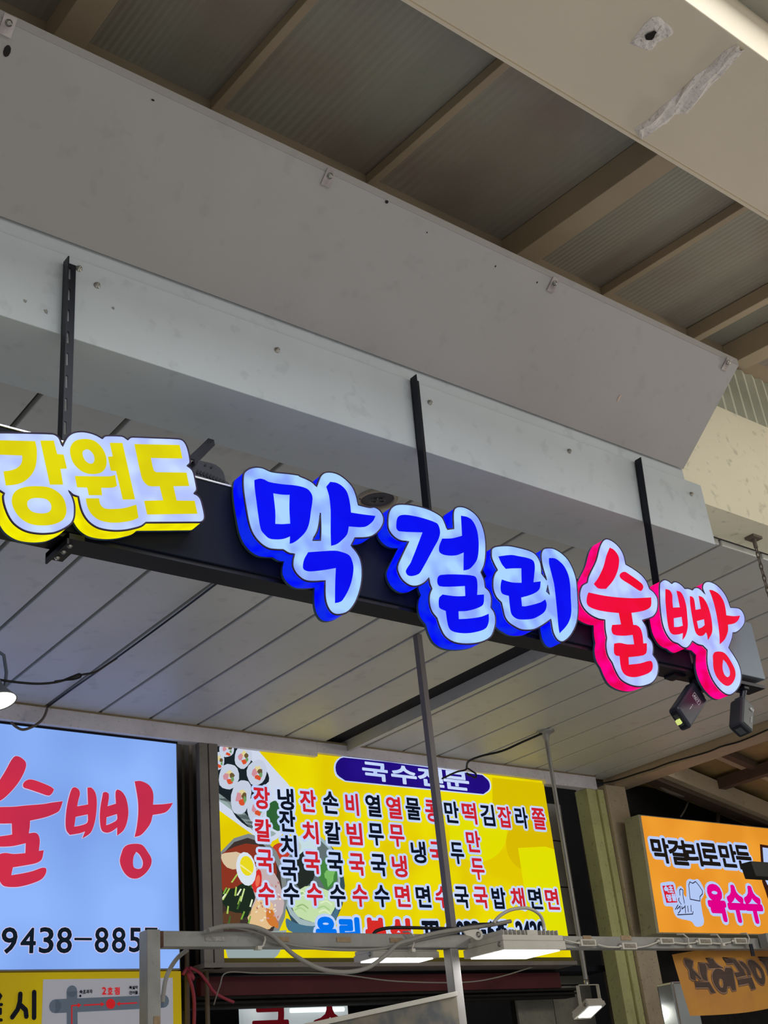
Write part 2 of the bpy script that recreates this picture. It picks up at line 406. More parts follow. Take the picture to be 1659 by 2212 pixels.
obj('plaster_patch', plaster([(1408 + (42 + 9 * math.sin(3 * a)) * math.cos(a), 72 + (30 + 6 * math.sin(4 * a + 1)) * math.sin(a) - 14 * math.cos(a)) for a in [i * .3142 for i in range(20)]], 2.40, .006, 6), m_pl, fb)
hole = MB(); c0 = Vector(onz(1406, 76, 2.392)); hole.add([c0 + Vector((math.cos(a) * .012 * (1 + .3 * math.sin(3 * a)), math.sin(a) * .016, -.001)) for a in [i * .52 for i in range(12)]], [tuple(range(12))])
obj('hole', hole, m_plug, fb)
cr = []
L_ = [(1592, 92), (1560, 112), (1530, 145), (1505, 165), (1470, 190), (1450, 215), (1420, 238), (1395, 258), (1372, 276), (1380, 292)]
R_ = [(1395, 295), (1412, 280), (1440, 268), (1462, 246), (1482, 245), (1508, 215), (1540, 180), (1565, 155), (1585, 130), (1606, 106)]
for a in L_ + R_: cr.append((a[0] + random.uniform(-3, 3), a[1] + random.uniform(-3, 3)))
n = len(L_); s = MB(); vs = []
for i in range(n):
    for k in range(7):
        f = k / 6; a = L_[i]; b = R_[n - 1 - i]
        q = Vector(onz(a[0] + (b[0] - a[0]) * f + random.uniform(-3, 3), a[1] + (b[1] - a[1]) * f + random.uniform(-3, 3), 2.3995)); q.z -= 0 if k in (0, 6) else random.uniform(.002, .016); vs.append(q)
s.add(vs, [(i * 7 + k, i * 7 + k + 1, (i + 1) * 7 + k + 1, (i + 1) * 7 + k) for i in range(n - 1) for k in range(6)], False)
obj('plaster_crack', s, m_pl, fb)
# pale arcade roof far above the street
tag(obj('arcade_roof', MB().box(-9, 15, -9, 2.0, 6.6, 6.7), paint('pale_arcade_sheet', (235, 238, 240), .6)), 'pale high arcade roof glimpsed in the top right corner above the beige beam', 'roof')
# ribbed translucent sheet standing on the cream beam
s = MB(); n = 90; vs = []
for j in range(n + 1):
    x = 3.28 + 1.5 * j / n; y = 2.112 + .006 * math.sin(j * 1.57)
    vs += [(x, y, 2.305), (x, y, 2.585)]
s.add(vs, [(2 * j, 2 * j + 2, 2 * j + 3, 2 * j + 1) for j in range(n)], False)
tag(obj('ribbed_sheet', s, paint('ribbed_pale_sheet', (206, 208, 188), .6, var=.1)), 'pale ribbed sheet standing on the cream beam at the right edge', 'sheet')
# ---- back wall, trim band, side pieces
band = MB().box(-1.2, 3.50, 4.80, 4.86, 1.717, 1.80).box(3.50, 5.15, 4.80, 4.825, 1.738, 1.80).box(5.15, 5.60, 4.80, 4.86, 1.717, 1.80)
struct('trim_2', band, paint('chipped_white_trim', (232, 226, 234), .75, var=.08, scale=7, bump=.4, bscale=40, dirt=.2), .003)
struct('trim_3', MB().box(-1.2, 5.60, 4.795, 4.80, 1.793, 1.802), paint('tan_bead', (150, 132, 104), .7))
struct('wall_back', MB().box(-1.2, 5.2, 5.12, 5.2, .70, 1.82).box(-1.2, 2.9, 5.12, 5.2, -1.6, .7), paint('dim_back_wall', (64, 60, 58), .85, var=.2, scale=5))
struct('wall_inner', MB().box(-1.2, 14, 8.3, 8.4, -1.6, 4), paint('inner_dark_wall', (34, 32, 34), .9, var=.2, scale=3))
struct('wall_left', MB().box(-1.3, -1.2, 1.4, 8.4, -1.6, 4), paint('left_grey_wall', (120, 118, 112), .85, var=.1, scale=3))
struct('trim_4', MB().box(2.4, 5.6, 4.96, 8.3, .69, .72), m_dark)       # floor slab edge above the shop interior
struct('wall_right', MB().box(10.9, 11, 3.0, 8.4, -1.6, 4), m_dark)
# grey panel wall between the yellow menu sign and the corner post
pw = struct('wall_right_inner', MB().box(5.0, 5.62, 5.16, 5.2, -1.6, 1.72), m_plug)
m_gp = paint('grey_wall_panel', (150, 147, 136), .7, var=.12, scale=5, dirt=.2)
zs = [-1.6, -.9, -.2, .08, .36, .64, .92, 1.2, 1.48, 1.715]
for i in range(len(zs) - 1):
    obj('wall_panel', MB().box(5.0, 5.285, 5.145, 5.16, zs[i] + .004, zs[i + 1] - .004), m_gp, pw)
    obj('wall_panel', MB().box(5.293, 5.62, 5.147, 5.16, zs[i] + .004, zs[i + 1] - .004), m_gp, pw)
# ---- corner post
cp = thing('corner_post', 'boxed corner post of yellow green boards and a pinkish beige board beside the orange sign', 'post', (5.65, 4.82, -1.6))
for a, b, y in ((5.498, 5.545, 4.80), (5.549, 5.590, 4.81), (5.594, 5.644, 4.795)):
    obj('board', MB().box(a, b, y, 4.90, -1.6, 1.717), m_green, cp, bevel=.003)
o = obj('board', MB().box(5.650, 5.83, 4.775, 4.90, -1.6, 1.745), m_pink, cp, bevel=.003); o['label'] = 'pinkish beige board'
# ---- neighbour's roof at the right
nr = thing('lean_to_roof', "neighbouring stall's stained lean-to roof sloping down to the right of the ceiling", 'roof', (6.4, 4.5, 1.5))
ZR = lambda x: 1.965 - .200 * (x - 5.95)
m_stain = paint('stained_yellow_sheet', (176, 148, 96), .6, var=.1, scale=2.2, dark=(104, 84, 62), bump=.1)
for i, (ya, yb) in enumerate(((2.3, 3.35), (3.36, 4.3), (4.31, 5.4))):
    s = MB().add([(5.905, ya, ZR(5.905)), (8.6, ya, ZR(8.6)), (8.6, yb, ZR(8.6)), (5.905, yb, ZR(5.905)), (5.905, ya, ZR(5.905) + .01), (8.6, ya, ZR(8.6) + .01), (8.6, yb, ZR(8.6) + .01), (5.905, yb, ZR(5.905) + .01)],
                  [(0, 1, 2, 3), (7, 6, 5, 4), (0, 4, 5, 1), (1, 5, 6, 2), (2, 6, 7, 3), (3, 7, 4, 0)])
    obj('roof_sheet', s, m_stain, nr)
def slope_bar(y0, y1, h0, h1, mt, nm):
    s = MB().prism([[(5.905, ZR(5.905) - h1), (8.6, ZR(8.6) - h1), (8.6, ZR(8.6) - h0), (5.905, ZR(5.905) - h0)]], y0, y1); return obj(nm, s, mt, nr, bevel=.002)
m_wr = paint('weathered_white_board', (186, 168, 142), .7, var=.06, scale=4, dirt=.15)
m_db = paint('dark_brown_timber', (92, 74, 62), .7, var=.1, scale=6)
slope_bar(4.60, 4.65, .045, .155, m_wr, 'verge_board'); slope_bar(4.65, 4.74, .06, .185, m_db, 'rafter')
slope_bar(4.28, 4.33, .0, .05, m_db, 'rafter'); slope_bar(4.34, 4.40, .0, .03, m_wr, 'batten')
slope_bar(3.93, 3.97, .0, .05, m_wr, 'batten'); slope_bar(3.3, 3.35, .0, .05, m_db, 'rafter')
for x in (6.55, 7.6):
    obj('purlin', MB().box(x, x + .07, 2.4, 4.60, ZR(x) - .10, ZR(x) - .03), m_db, nr)

# ================================================================== SIGN BAR, HANGERS, LETTERS
m_bar = paint('sign_bar_navy', (16, 21, 38), .6, var=.08, scale=3, spec=.12)
sb_ = thing('sign_bar', 'long dark sign bar hanging below the white beam, carrying the glowing letters', 'sign bar', (1.3, 2.03, 1.125))
obj('bar_box', MB().box(-1.2, 2.86, 2.003, 2.062, 1.122, 1.325), m_bar, sb_, bevel=.002)
o = obj('bar_end_sheen', MB().box(2.862, 3.228, 2.003, 2.062, 1.14, 1.333), paint('painted_sheen_grey', (110, 120, 132), .45, .3, var=.05), sb_, bevel=.002); o['label'] = 'end of the bar with a grey reflection painted in'  # lighter grey stands in for a reflection on the dark bar
obj('cover_edge', MB().box(-1.2, 2.86, 2.000, 2.066, 1.325, 1.329), paint('bright_alu_edge', (200, 200, 205), .35, .7), sb_)
obj('foot_strip', MB().box(-1.2, 3.226, 2.010, 2.075, 1.112, 1.122), m_black, sb_)

def hanger(top, bot, lab):
    """slotted black angle bar from the beam face down to the sign bar"""
    a = Vector(at(top[0], top[1], 2.063)); b = Vector(at(bot[0], bot[1], 2.068)); b.z = min(b.z, 1.34)
    h = thing('hanger_bar', lab, 'hanger', (a.x, 2.06, b.z), 'hanger bars of the sign')
    d = (b - a); L = d.length; d.normalize(); X = Vector((1, 0, 0)); Yv = Vector((0, -1, 0)); w_ = .030
    # flange flat to the viewer, with real slots, and a flange turned toward the viewer
    s = MB(); n = max(3, int(L / .055)); loops = [[(0, 0), (0, L), (w_, L), (w_, 0)]]
    for i in range(n):
        c = (i + .5) * L / n
        loops.append([(w_ * .5 + .0042 * math.cos(t * .785), c + .0125 * math.copysign(1, math.sin(t * .785 + .01)) + .0042 * math.sin(t * .785)) for t in range(8)])
    tri = tessellate_polygon([[Vector((p[0], p[1], 0)) for p in l] for l in loops]); flat = [p for l in loops for p in l]; k = len(flat)
    vs = [a + X * p[0] + d * p[1] for p in flat] + [a + X * p[0] + d * p[1] + Yv * .003 for p in flat]
    fs = [tuple(t_) for t_ in tri] + [tuple(k + i for i in reversed(t_)) for t_ in tri]; q = 0
    for l in loops:
        m_ = len(l); fs += [(q + i, q + (i + 1) % m_, k + q + (i + 1) % m_, k + q + i) for i in range(m_)]; q += m_
    s.add(vs, fs, False); obj('slotted_flange', s, m_black, h)
    s = MB(); P = [a, a + X * .003, a + X * .003 + Yv * .026, a + Yv * .026]
    s.add(P + [p + d * L for p in P], [(3, 2, 1, 0), (4, 5, 6, 7), (0, 1, 5, 4), (1, 2, 6, 5), (2, 3, 7, 6), (3, 0, 4, 7)]); obj('side_flange', s, m_black, h)
    return h
hanger((137, 566), (122, 1000), 'black slotted hanger bar at the left, above the yellow letters')
hanger((886, 818), (918, 1160), 'black slotted hanger bar in the middle, above the blue letters')
hanger((1371, 995), (1412, 1290), 'black slotted hanger bar at the right, above the red letters')
# perforated angle that carries the bar at the left, running back under it
br = thing('support_bracket', 'black perforated bracket sticking out below the sign bar under the yellow letters', 'bracket', (.88, 2.1, 1.09))
obj('arm', MB().box(.875, .912, 1.99, 2.095, 1.100, 1.112).box(.875, .879, 1.99, 2.095, 1.088, 1.112), m_black, br)
for i in range(3): obj('bolt', screw_mb((.894, 2.02 + .03 * i, 1.100), (0, 0, -1), .004, .004), m_screw, br)

m_face = {'w': glow('letter_face_white', (172, 186, 246), 1.0, (60, 70, 90), (196, 216, 252), 16),
          'b': glow('letter_face_bluewhite', (132, 160, 252), 1.0, (50, 60, 90), (164, 208, 254), 16),
          'r': glow('letter_face_lilac', (162, 172, 240), 1.0, (60, 60, 90), (186, 210, 250), 16)}
m_film = {'w': glow('yellow_film', (216, 204, 0), 1.0, (30, 28, 0), (226, 216, 0), 14),
          'b': glow('blue_film', (0, 4, 236), 1.0, (0, 0, 20), (0, 10, 244), 14),
          'r': glow('red_film', (236, 0, 44), 1.0, (20, 0, 4), (242, 0, 60), 14)}
m_side = {'w': glow('yellow_return', (236, 222, 0), .95, (50, 46, 0), (252, 246, 0), 20),
          'b': glow('blue_return', (0, 4, 235), 1.15, (6, 20, 80), (10, 36, 215), 24),
          'r': glow('pink_return', (232, 0, 84), 1.0, (60, 0, 20), (255, 0, 140), 22)}
m_rim = paint('dark_rim', (44, 26, 62), .5); m_back = paint('letter_back_tray', (70, 96, 120), .5, .2)
YF, YB = 1.950, 2.000
def letter(kind, outline, holes, glyphs, label, deep=YB):
    O = W_(outline, YF); Hs = [W_(h, YF) for h in holes]
    cx = sum(p[0] for p in O) / len(O); cz = min(p[1] for p in O)
    t = thing('channel_letter', label, 'sign letter', (cx, YB, cz), 'glowing letters on the sign bar')
    obj('face', MB().prism([O] + Hs, YF, YF + .004), m_face[kind], t)
    s = MB(); s.sm = True
    for l in [O] + Hs: s.wall(l, YF + .002, deep - .008)
    obj('side_wall', s, m_side[kind], t)
    s = MB()
    for l in [O] + Hs: s.wall(l, deep - .008, deep)
    s.prism([O] + Hs, deep - .001, deep); obj('back_tray', s, m_back, t)
    s = MB()
    for l in [O] + Hs: s.tube([(p[0], YF + .0005, p[1]) for p in l], .0022, 5, closed=True)
    obj('rim', s, m_rim, t)
    for gl in glyphs:
        obj('lettering', MB().prism([W_(l, YF) for l in gl], YF - .0012, YF - .0002), m_film[kind], t)
    return t
s = 8.506
A = lambda p: Z_(0, 920, s, p); B = lambda p: Z_(120, 920, s, p); C = lambda p: Z_(270, 920, s, p)
out = (A([(-330, 134, 1), (0, 124), (350, 128), (660, 135), (950, 145), (1020, 165), (1085, 220), (1120, 300), (1148, 375, 1)]) +
       B([(165, 290), (230, 190), (330, 125), (480, 105), (620, 125), (750, 170), (858, 232, 1), (900, 190), (950, 180), (1200, 185), (1260, 205), (1325, 255, 1), (1370, 214), (1420, 204)]) +
       C([(500, 218), (980, 238), (1060, 265), (1120, 340), (1165, 470), (1195, 640), (1188, 690), (1140, 735, 1), (1200, 775), (1250, 840), (1280, 950), (1310, 1100), (1315, 1180), (1265, 1245, 1), (1330, 1275), (1385, 1340), (1420, 1450), (1460, 1640), (1450, 1725), (1400, 1765), (1300, 1770), (385, 1775, 1), (300, 1840), (150, 1885), (0, 1915)]) +
       B([(1100, 1925), (900, 1905), (750, 1860), (620, 1770), (520, 1640), (460, 1490), (420, 1300, 1), (320, 1265), (240, 1190, 1), (300, 1290), (345, 1440), (350, 1600), (330, 1720), (270, 1810), (150, 1890)]) +
       A([(1020, 1955), (900, 1975), (750, 1980), (550, 1955), (400, 1900), (250, 1790), (150, 1640), (80, 1450), (58, 1300), (80, 1240, 1), (0, 1190), (-160, 1080), (-330, 900, 1)]))
gl = [[A([(-200, 265, 1), (0, 268), (640, 285, 1), (670, 420), (672, 600), (640, 780), (560, 920), (430, 1030), (280, 1080), (105, 1097, 1), (62, 840, 1), (200, 820), (320, 770), (390, 690), (408, 600), (405, 545, 1), (0, 530, 1), (-200, 520, 1)])],
      [A([(740, 275, 1), (985, 275, 1), (1045, 520, 1), (1165, 535, 1), (1225, 785, 1), (1105, 790, 1), (1155, 1080, 1), (915, 1080, 1)])],
      [A([(700, 1112), (900, 1135), (1060, 1220), (1160, 1330), (1210, 1480), (1210, 1620), (1140, 1740), (960, 1815), (750, 1830), (550, 1800), (380, 1700), (270, 1560), (215, 1400), (240, 1260), (330, 1170), (500, 1120)]),
       A([(700, 1325), (850, 1350), (930, 1430), (935, 1540), (860, 1600), (720, 1610), (590, 1580), (510, 1500), (500, 1400), (570, 1340)])],
      [B([(560, 245), (700, 275), (820, 370), (900, 500), (935, 640), (920, 760), (850, 850), (720, 885), (560, 870), (420, 790), (320, 670), (270, 520), (270, 400), (330, 300), (430, 255)]),
       B([(570, 430), (640, 460), (700, 540), (712, 630), (680, 690), (620, 695), (550, 650), (500, 560), (495, 480)])],
      [B([(995, 315, 1), (1225, 318, 1), (1455, 1350, 1), (1235, 1355, 1), (1110, 830, 1), (1015, 825, 1), (960, 570, 1), (1050, 565, 1)])],
      [B([(355, 925, 1), (700, 930), (1000, 928), (1090, 905, 1), (1125, 1105, 1), (1050, 1135), (835, 1140, 1), (850, 1275, 1), (610, 1275, 1), (580, 1135, 1), (395, 1130, 1)])],
      [B([(555, 1335, 1), (795, 1335, 1), (820, 1450), (900, 1520), (1050, 1530), (1250, 1515), (1480, 1450, 1), (1520, 1690, 1), (1400, 1740), (1150, 1778), (950, 1770), (780, 1720), (650, 1610), (580, 1470)])],
      [C([(170, 338, 1), (1000, 355, 1), (1050, 600, 1), (470, 590, 1), (525, 820), (570, 852), (640, 855), (1125, 862, 1), (1175, 1105, 1), (885, 1110, 1), (945, 1375, 1), (1275, 1380, 1), (1325, 1615, 1), (405, 1630, 1), (350, 1380, 1), (700, 1370, 1), (635, 1110, 1), (440, 1105), (350, 1030), (300, 930)])]]
letter('w', out, [], gl, 'three joined yellow on white glowing letters at the left end of the sign bar')
A = lambda p: Z_(495, 1000, 8.295, p); B = lambda p: Z_(600, 1010, 6.504, p)
out = (A([(285, 155), (380, 95), (490, 75), (600, 90), (735, 150), (850, 170), (1050, 190), (1250, 220)]) +
       B([(300, 118), (400, 160), (480, 205), (545, 268, 1), (575, 185), (610, 110), (670, 68), (770, 68), (870, 105), (980, 190), (1060, 290), (1105, 410), (1130, 525, 1), (1290, 562), (1360, 557), (1440, 610), (1485, 700), (1480, 790), (1420, 890), (1330, 960), (1230, 985), (1085, 988, 1), (1030, 1100, 1), (1100, 1180), (1160, 1290), (1185, 1450), (1170, 1650), (1110, 1850), (1040, 1970), (960, 2040), (830, 2065), (750, 2030), (690, 1930), (665, 1800), (665, 1590, 1), (480, 1600), (370, 1580), (270, 1500), (215, 1400), (215, 1300), (235, 1215, 1), (160, 1205), (75, 1155, 1)]) +
       A([(820, 1550), (700, 1530), (560, 1440), (430, 1280), (360, 1100), (310, 850), (270, 600), (250, 400), (255, 225)]))
gl = [[A([(450, 310, 1), (540, 285), (620, 300), (710, 345), (950, 385), (1200, 410), (1390, 465), (1470, 555), (1490, 650), (1460, 870), (1430, 1080), (1370, 1230), (1250, 1360), (1150, 1430), (1083, 1450, 1), (1090, 1318, 1), (980, 1360), (850, 1372), (720, 1355), (640, 1290), (570, 1200), (530, 1000), (490, 700), (455, 430)]),
       A([(785, 545, 1), (960, 570), (1083, 572, 1), (1078, 820), (1093, 1090, 1), (950, 1100), (822, 1095, 1), (822, 870)])],
      [B([(680, 270, 1), (735, 203, 1), (830, 220), (920, 280), (975, 360), (1010, 500), (1025, 635, 1), (1190, 660), (1370, 682, 1), (1330, 760), (1220, 835), (995, 828, 1), (970, 940), (890, 1030), (820, 1080), (748, 1100, 1), (742, 900), (742, 600), (720, 400)])],
      [B([(425, 1192, 1), (600, 1180), (800, 1170), (900, 1190), (1000, 1235), (1040, 1310), (1060, 1410), (1040, 1570), (990, 1720), (910, 1860), (870, 1890), (803, 1905, 1), (805, 1650), (815, 1412, 1), (650, 1440), (450, 1460), (375, 1440), (352, 1400), (370, 1290)])]]
letter('b', out, [B([(597, 640, 1), (605, 850), (600, 1022, 1), (485, 1022, 1), (555, 900), (585, 760)])], gl, 'large blue glowing letter nearest the yellow ones, with a slim triangular opening')
C = lambda p: Z_(820, 1080, 6.381, p)
out = C([(115, 360), (120, 200), (160, 110), (230, 65), (340, 58), (480, 75), (650, 120), (780, 180), (860, 240), (905, 330), (930, 405, 1), (1022, 395, 1), (1015, 200), (1035, 120), (1090, 92), (1180, 105), (1290, 170), (1370, 260), (1430, 400), (1460, 560), (1462, 750), (1440, 900), (1395, 1000, 1), (1440, 1100), (1455, 1205, 1), (1510, 1260), (1540, 1350), (1535, 1485, 1), (1580, 1550), (1600, 1660), (1580, 1780), (1530, 1890), (1400, 1960), (1200, 1985), (1020, 1960), (900, 1880), (830, 1750), (790, 1630, 1), (720, 1540), (685, 1420), (690, 1300), (720, 1225, 1), (690, 1150), (680, 1075, 1), (620, 1140), (520, 1185), (420, 1180), (320, 1110), (260, 1010), (245, 920), (300, 780), (400, 572, 1), (290, 562), (200, 510), (135, 430)])
gl = [[C([(240, 260), (270, 220), (340, 207), (450, 220), (600, 255), (780, 320), (815, 370), (830, 460), (800, 560), (750, 650), (570, 980), (530, 1025), (440, 1050), (385, 1035), (360, 985), (385, 930), (430, 860), (590, 448, 1), (270, 432), (235, 400), (228, 360)])],
      [C([(1120, 220, 1), (1200, 235), (1270, 280), (1330, 390), (1358, 530), (1360, 700), (1340, 820), (1290, 900), (1230, 955), (1155, 972, 1), (1158, 725, 1), (1050, 765), (900, 760), (825, 720), (820, 640), (860, 535, 1), (1000, 530), (1135, 495, 1)])],
      [C([(800, 1070), (840, 1035), (1100, 1030), (1300, 1050), (1335, 1090), (1345, 1200), (1340, 1310, 1), (1435, 1305, 1), (1425, 1440), (1350, 1490), (1200, 1530), (1083, 1535, 1), (1088, 1645, 1), (1250, 1635), (1400, 1610), (1500, 1570, 1), (1500, 1680), (1460, 1770), (1350, 1815), (1200, 1838), (1050, 1825), (975, 1790), (940, 1720), (910, 1530, 1), (840, 1500), (817, 1470), (820, 1350), (865, 1305, 1), (1000, 1325), (1100, 1330), (1180, 1325, 1), (1175, 1187, 1), (1000, 1195), (830, 1190), (797, 1150)])]]
letter('b', out, [], gl, 'tall blue glowing letter in the middle of the sign, hanging lowest of the blue ones')
D = lambda p: Z_(1040, 1160, 7.54, p)
out = D([(160, 250), (170, 190), (230, 155), (430, 140), (600, 170), (780, 220), (880, 280), (950, 390), (975, 500), (980, 595, 1), (1062, 700, 1), (1010, 540), (975, 380), (975, 260), (1010, 195), (1080, 178), (1180, 190), (1300, 260), (1410, 370), (1490, 520), (1545, 700), (1565, 950), (1575, 1200), (1550, 1400), (1480, 1560), (1400, 1660), (1310, 1710), (1230, 1670), (1170, 1560), (1145, 1440), (1130, 1340, 1), (1050, 1400), (900, 1490), (800, 1515), (650, 1510), (540, 1460), (440, 1390), (380, 1300), (350, 1180), (325, 1070, 1), (240, 980), (190, 850), (190, 680), (225, 580), (260, 540, 1), (210, 450), (165, 340)])
gl = [[D([(275, 318, 1), (480, 295), (600, 315), (750, 345), (840, 390), (865, 480), (855, 620), (843, 740, 1), (960, 725, 1), (945, 840), (890, 900), (780, 950), (642, 988, 1), (655, 1130, 1), (720, 1130), (950, 1070), (1035, 1020, 1), (1058, 1100), (1030, 1210), (930, 1290), (820, 1335), (650, 1345), (560, 1325), (490, 1260), (465, 1150), (445, 960, 1), (340, 925), (312, 860), (315, 760), (330, 695, 1), (420, 725), (520, 745), (653, 748, 1), (648, 510, 1), (500, 512), (395, 520, 1), (330, 440)])],
      [D([(1098, 345, 1), (1190, 350), (1280, 410), (1350, 490), (1410, 620), (1440, 780), (1450, 1000), (1460, 1200), (1440, 1330), (1380, 1450), (1270, 1568, 1), (1252, 1450), (1235, 1250), (1210, 1000), (1180, 760), (1130, 560), (1100, 430)])]]
letter('b', out, [D([(1075, 780, 1), (1105, 940, 1), (1060, 890, 1)])], gl, 'blue glowing letter with one long right stroke, next to the red letters')
F = lambda p: Z_(1240, 1150, 6.32, p)
out = F([(400, 110), (450, 88), (540, 130), (630, 220), (680, 320), (705, 435, 1), (800, 490), (920, 580), (990, 670), (1030, 770, 1), (1090, 820), (1140, 910), (1135, 1060), (1090, 1140), (1020, 1175), (930, 1200, 1), (985, 1290), (1010, 1430, 1), (1060, 1490), (1080, 1570), (1075, 1670, 1), (1130, 1750), (1152, 1850), (1130, 1970), (1070, 2050), (980, 2090), (880, 2105), (760, 2080), (640, 2010), (570, 1900), (520, 1780, 1), (460, 1680), (435, 1550), (445, 1440, 1), (425, 1330), (420, 1195, 1), (330, 1180), (200, 1110), (110, 1000), (75, 860), (110, 730), (180, 685, 1), (200, 600), (300, 390), (350, 200)])
gl = [[F([(485, 210, 1), (540, 240), (600, 320), (612, 400), (590, 530), (530, 660), (435, 772, 1), (330, 765), (268, 705, 1), (330, 620), (400, 470), (440, 320)])],
      [F([(620, 595), (640, 555), (690, 540), (750, 575), (920, 700), (942, 750), (915, 800), (880, 790), (760, 710), (650, 640)])],
      [F([(195, 822, 1), (400, 865), (600, 890), (800, 900), (950, 895), (1050, 890, 1), (1045, 1010), (980, 1060), (880, 1085), (780, 1100, 1), (805, 1265, 1), (850, 1270), (900, 1310), (930, 1400), (942, 1518, 1), (990, 1515, 1), (985, 1640), (940, 1680), (740, 1705, 1), (745, 1808, 1), (900, 1790), (1040, 1755), (1070, 1800), (1060, 1880), (1000, 1930), (850, 1975), (750, 1970), (680, 1930), (640, 1850), (620, 1690, 1), (570, 1680), (545, 1640), (545, 1520, 1), (620, 1510), (720, 1530), (820, 1530, 1), (800, 1400, 1), (680, 1412), (540, 1395), (510, 1330), (520, 1265, 1), (640, 1258, 1), (610, 1102, 1), (450, 1085), (300, 1055), (200, 1010), (172, 960), (175, 880)])]]
letter('r', out, [], gl, 'tall red glowing letter with pink sides, left one of the two red letters')
G = lambda p: Z_(1400, 1240, 7.213, p)
out = G([(180, 150), (210, 110), (255, 88), (310, 105), (365, 148, 1), (410, 120), (470, 135), (530, 180), (570, 225, 1), (630, 225), (690, 250, 1), (720, 218), (770, 212), (830, 250), (885, 315, 1), (850, 230), (860, 160), (910, 120), (980, 125), (1080, 180), (1180, 290), (1240, 400), (1280, 520, 1), (1400, 530), (1460, 570), (1505, 670), (1500, 770), (1440, 860), (1370, 910), (1320, 915, 1), (1310, 1000), (1255, 1150, 1), (1330, 1260), (1410, 1400), (1450, 1550), (1440, 1700), (1380, 1810), (1290, 1880), (1200, 1865), (1080, 1760), (980, 1600), (920, 1400), (920, 1185, 1), (850, 1115, 1), (770, 1095), (690, 1045, 1), (650, 1110), (600, 1150), (540, 1140), (465, 1085, 1), (380, 1050), (300, 960), (235, 820), (200, 640), (180, 400)])
gl = [[G([(268, 235, 1), (330, 255), (370, 320), (375, 440), (385, 525, 1), (493, 520, 1), (470, 400), (440, 262, 1), (500, 280), (550, 360), (590, 500), (605, 650), (615, 800), (600, 900), (570, 980), (535, 1025, 1), (540, 920, 1), (480, 940), (380, 940), (330, 880), (300, 740), (280, 560), (268, 400)]),
       G([(395, 690, 1), (520, 668, 1), (540, 805, 1), (470, 825), (400, 828, 1)])],
      [G([(648, 345, 1), (690, 360), (715, 410), (735, 560, 1), (820, 545, 1), (785, 340, 1), (850, 370), (920, 480), (970, 640), (995, 800), (990, 920), (930, 1030, 1), (920, 960), (900, 905, 1), (860, 955), (800, 965), (745, 920), (710, 800), (680, 640), (655, 480)]),
       G([(755, 735, 1), (870, 705, 1), (880, 795, 1), (830, 835), (780, 852, 1)])],
      [G([(950, 250, 1), (1000, 255), (1100, 315), (1170, 420), (1200, 530), (1215, 645, 1), (1330, 658), (1430, 650, 1), (1400, 720), (1340, 770), (1240, 790, 1), (1240, 890), (1190, 1020), (1115, 1095, 1), (1110, 950), (1085, 750), (1040, 520), (990, 350)])],
      [G([(1045, 1215), (1150, 1215), (1220, 1265), (1300, 1390), (1350, 1500), (1355, 1600), (1310, 1700), (1240, 1745), (1160, 1710), (1070, 1610), (1020, 1480), (1010, 1340), (1010, 1260)]),
       G([(1165, 1330, 1), (1220, 1390), (1270, 1500), (1270, 1580), (1230, 1608), (1180, 1560), (1155, 1450)])]]
letter('r', out, [], gl, 'wide red glowing letter with pink sides at the right end of the sign')

# ================================================================== WALL SIGNS
YW = 4.83
def clip(poly, x0, x1, z0, z1):
    for ax, lim, sg in ((0, x0, 1), (0, x1, -1), (1, z0, 1), (1, z1, -1)):
        out = []
        for i in range(len(poly)):
            p, q = poly[i], poly[(i + 1) % len(poly)]; a = (p[ax] - lim) * sg; b = (q[ax] - lim) * sg
            if a >= 0: out.append(p)
            if (a >= 0) != (b >= 0):
                t = a / (a - b); out.append((p[0] + (q[0] - p[0]) * t, p[1] + (q[1] - p[1]) * t))
        poly = out
        if not poly: return poly
    return poly
m_alu = paint('sign_frame_grey', (142, 135, 129), .6, .2, var=.1, scale=6, dirt=.15)
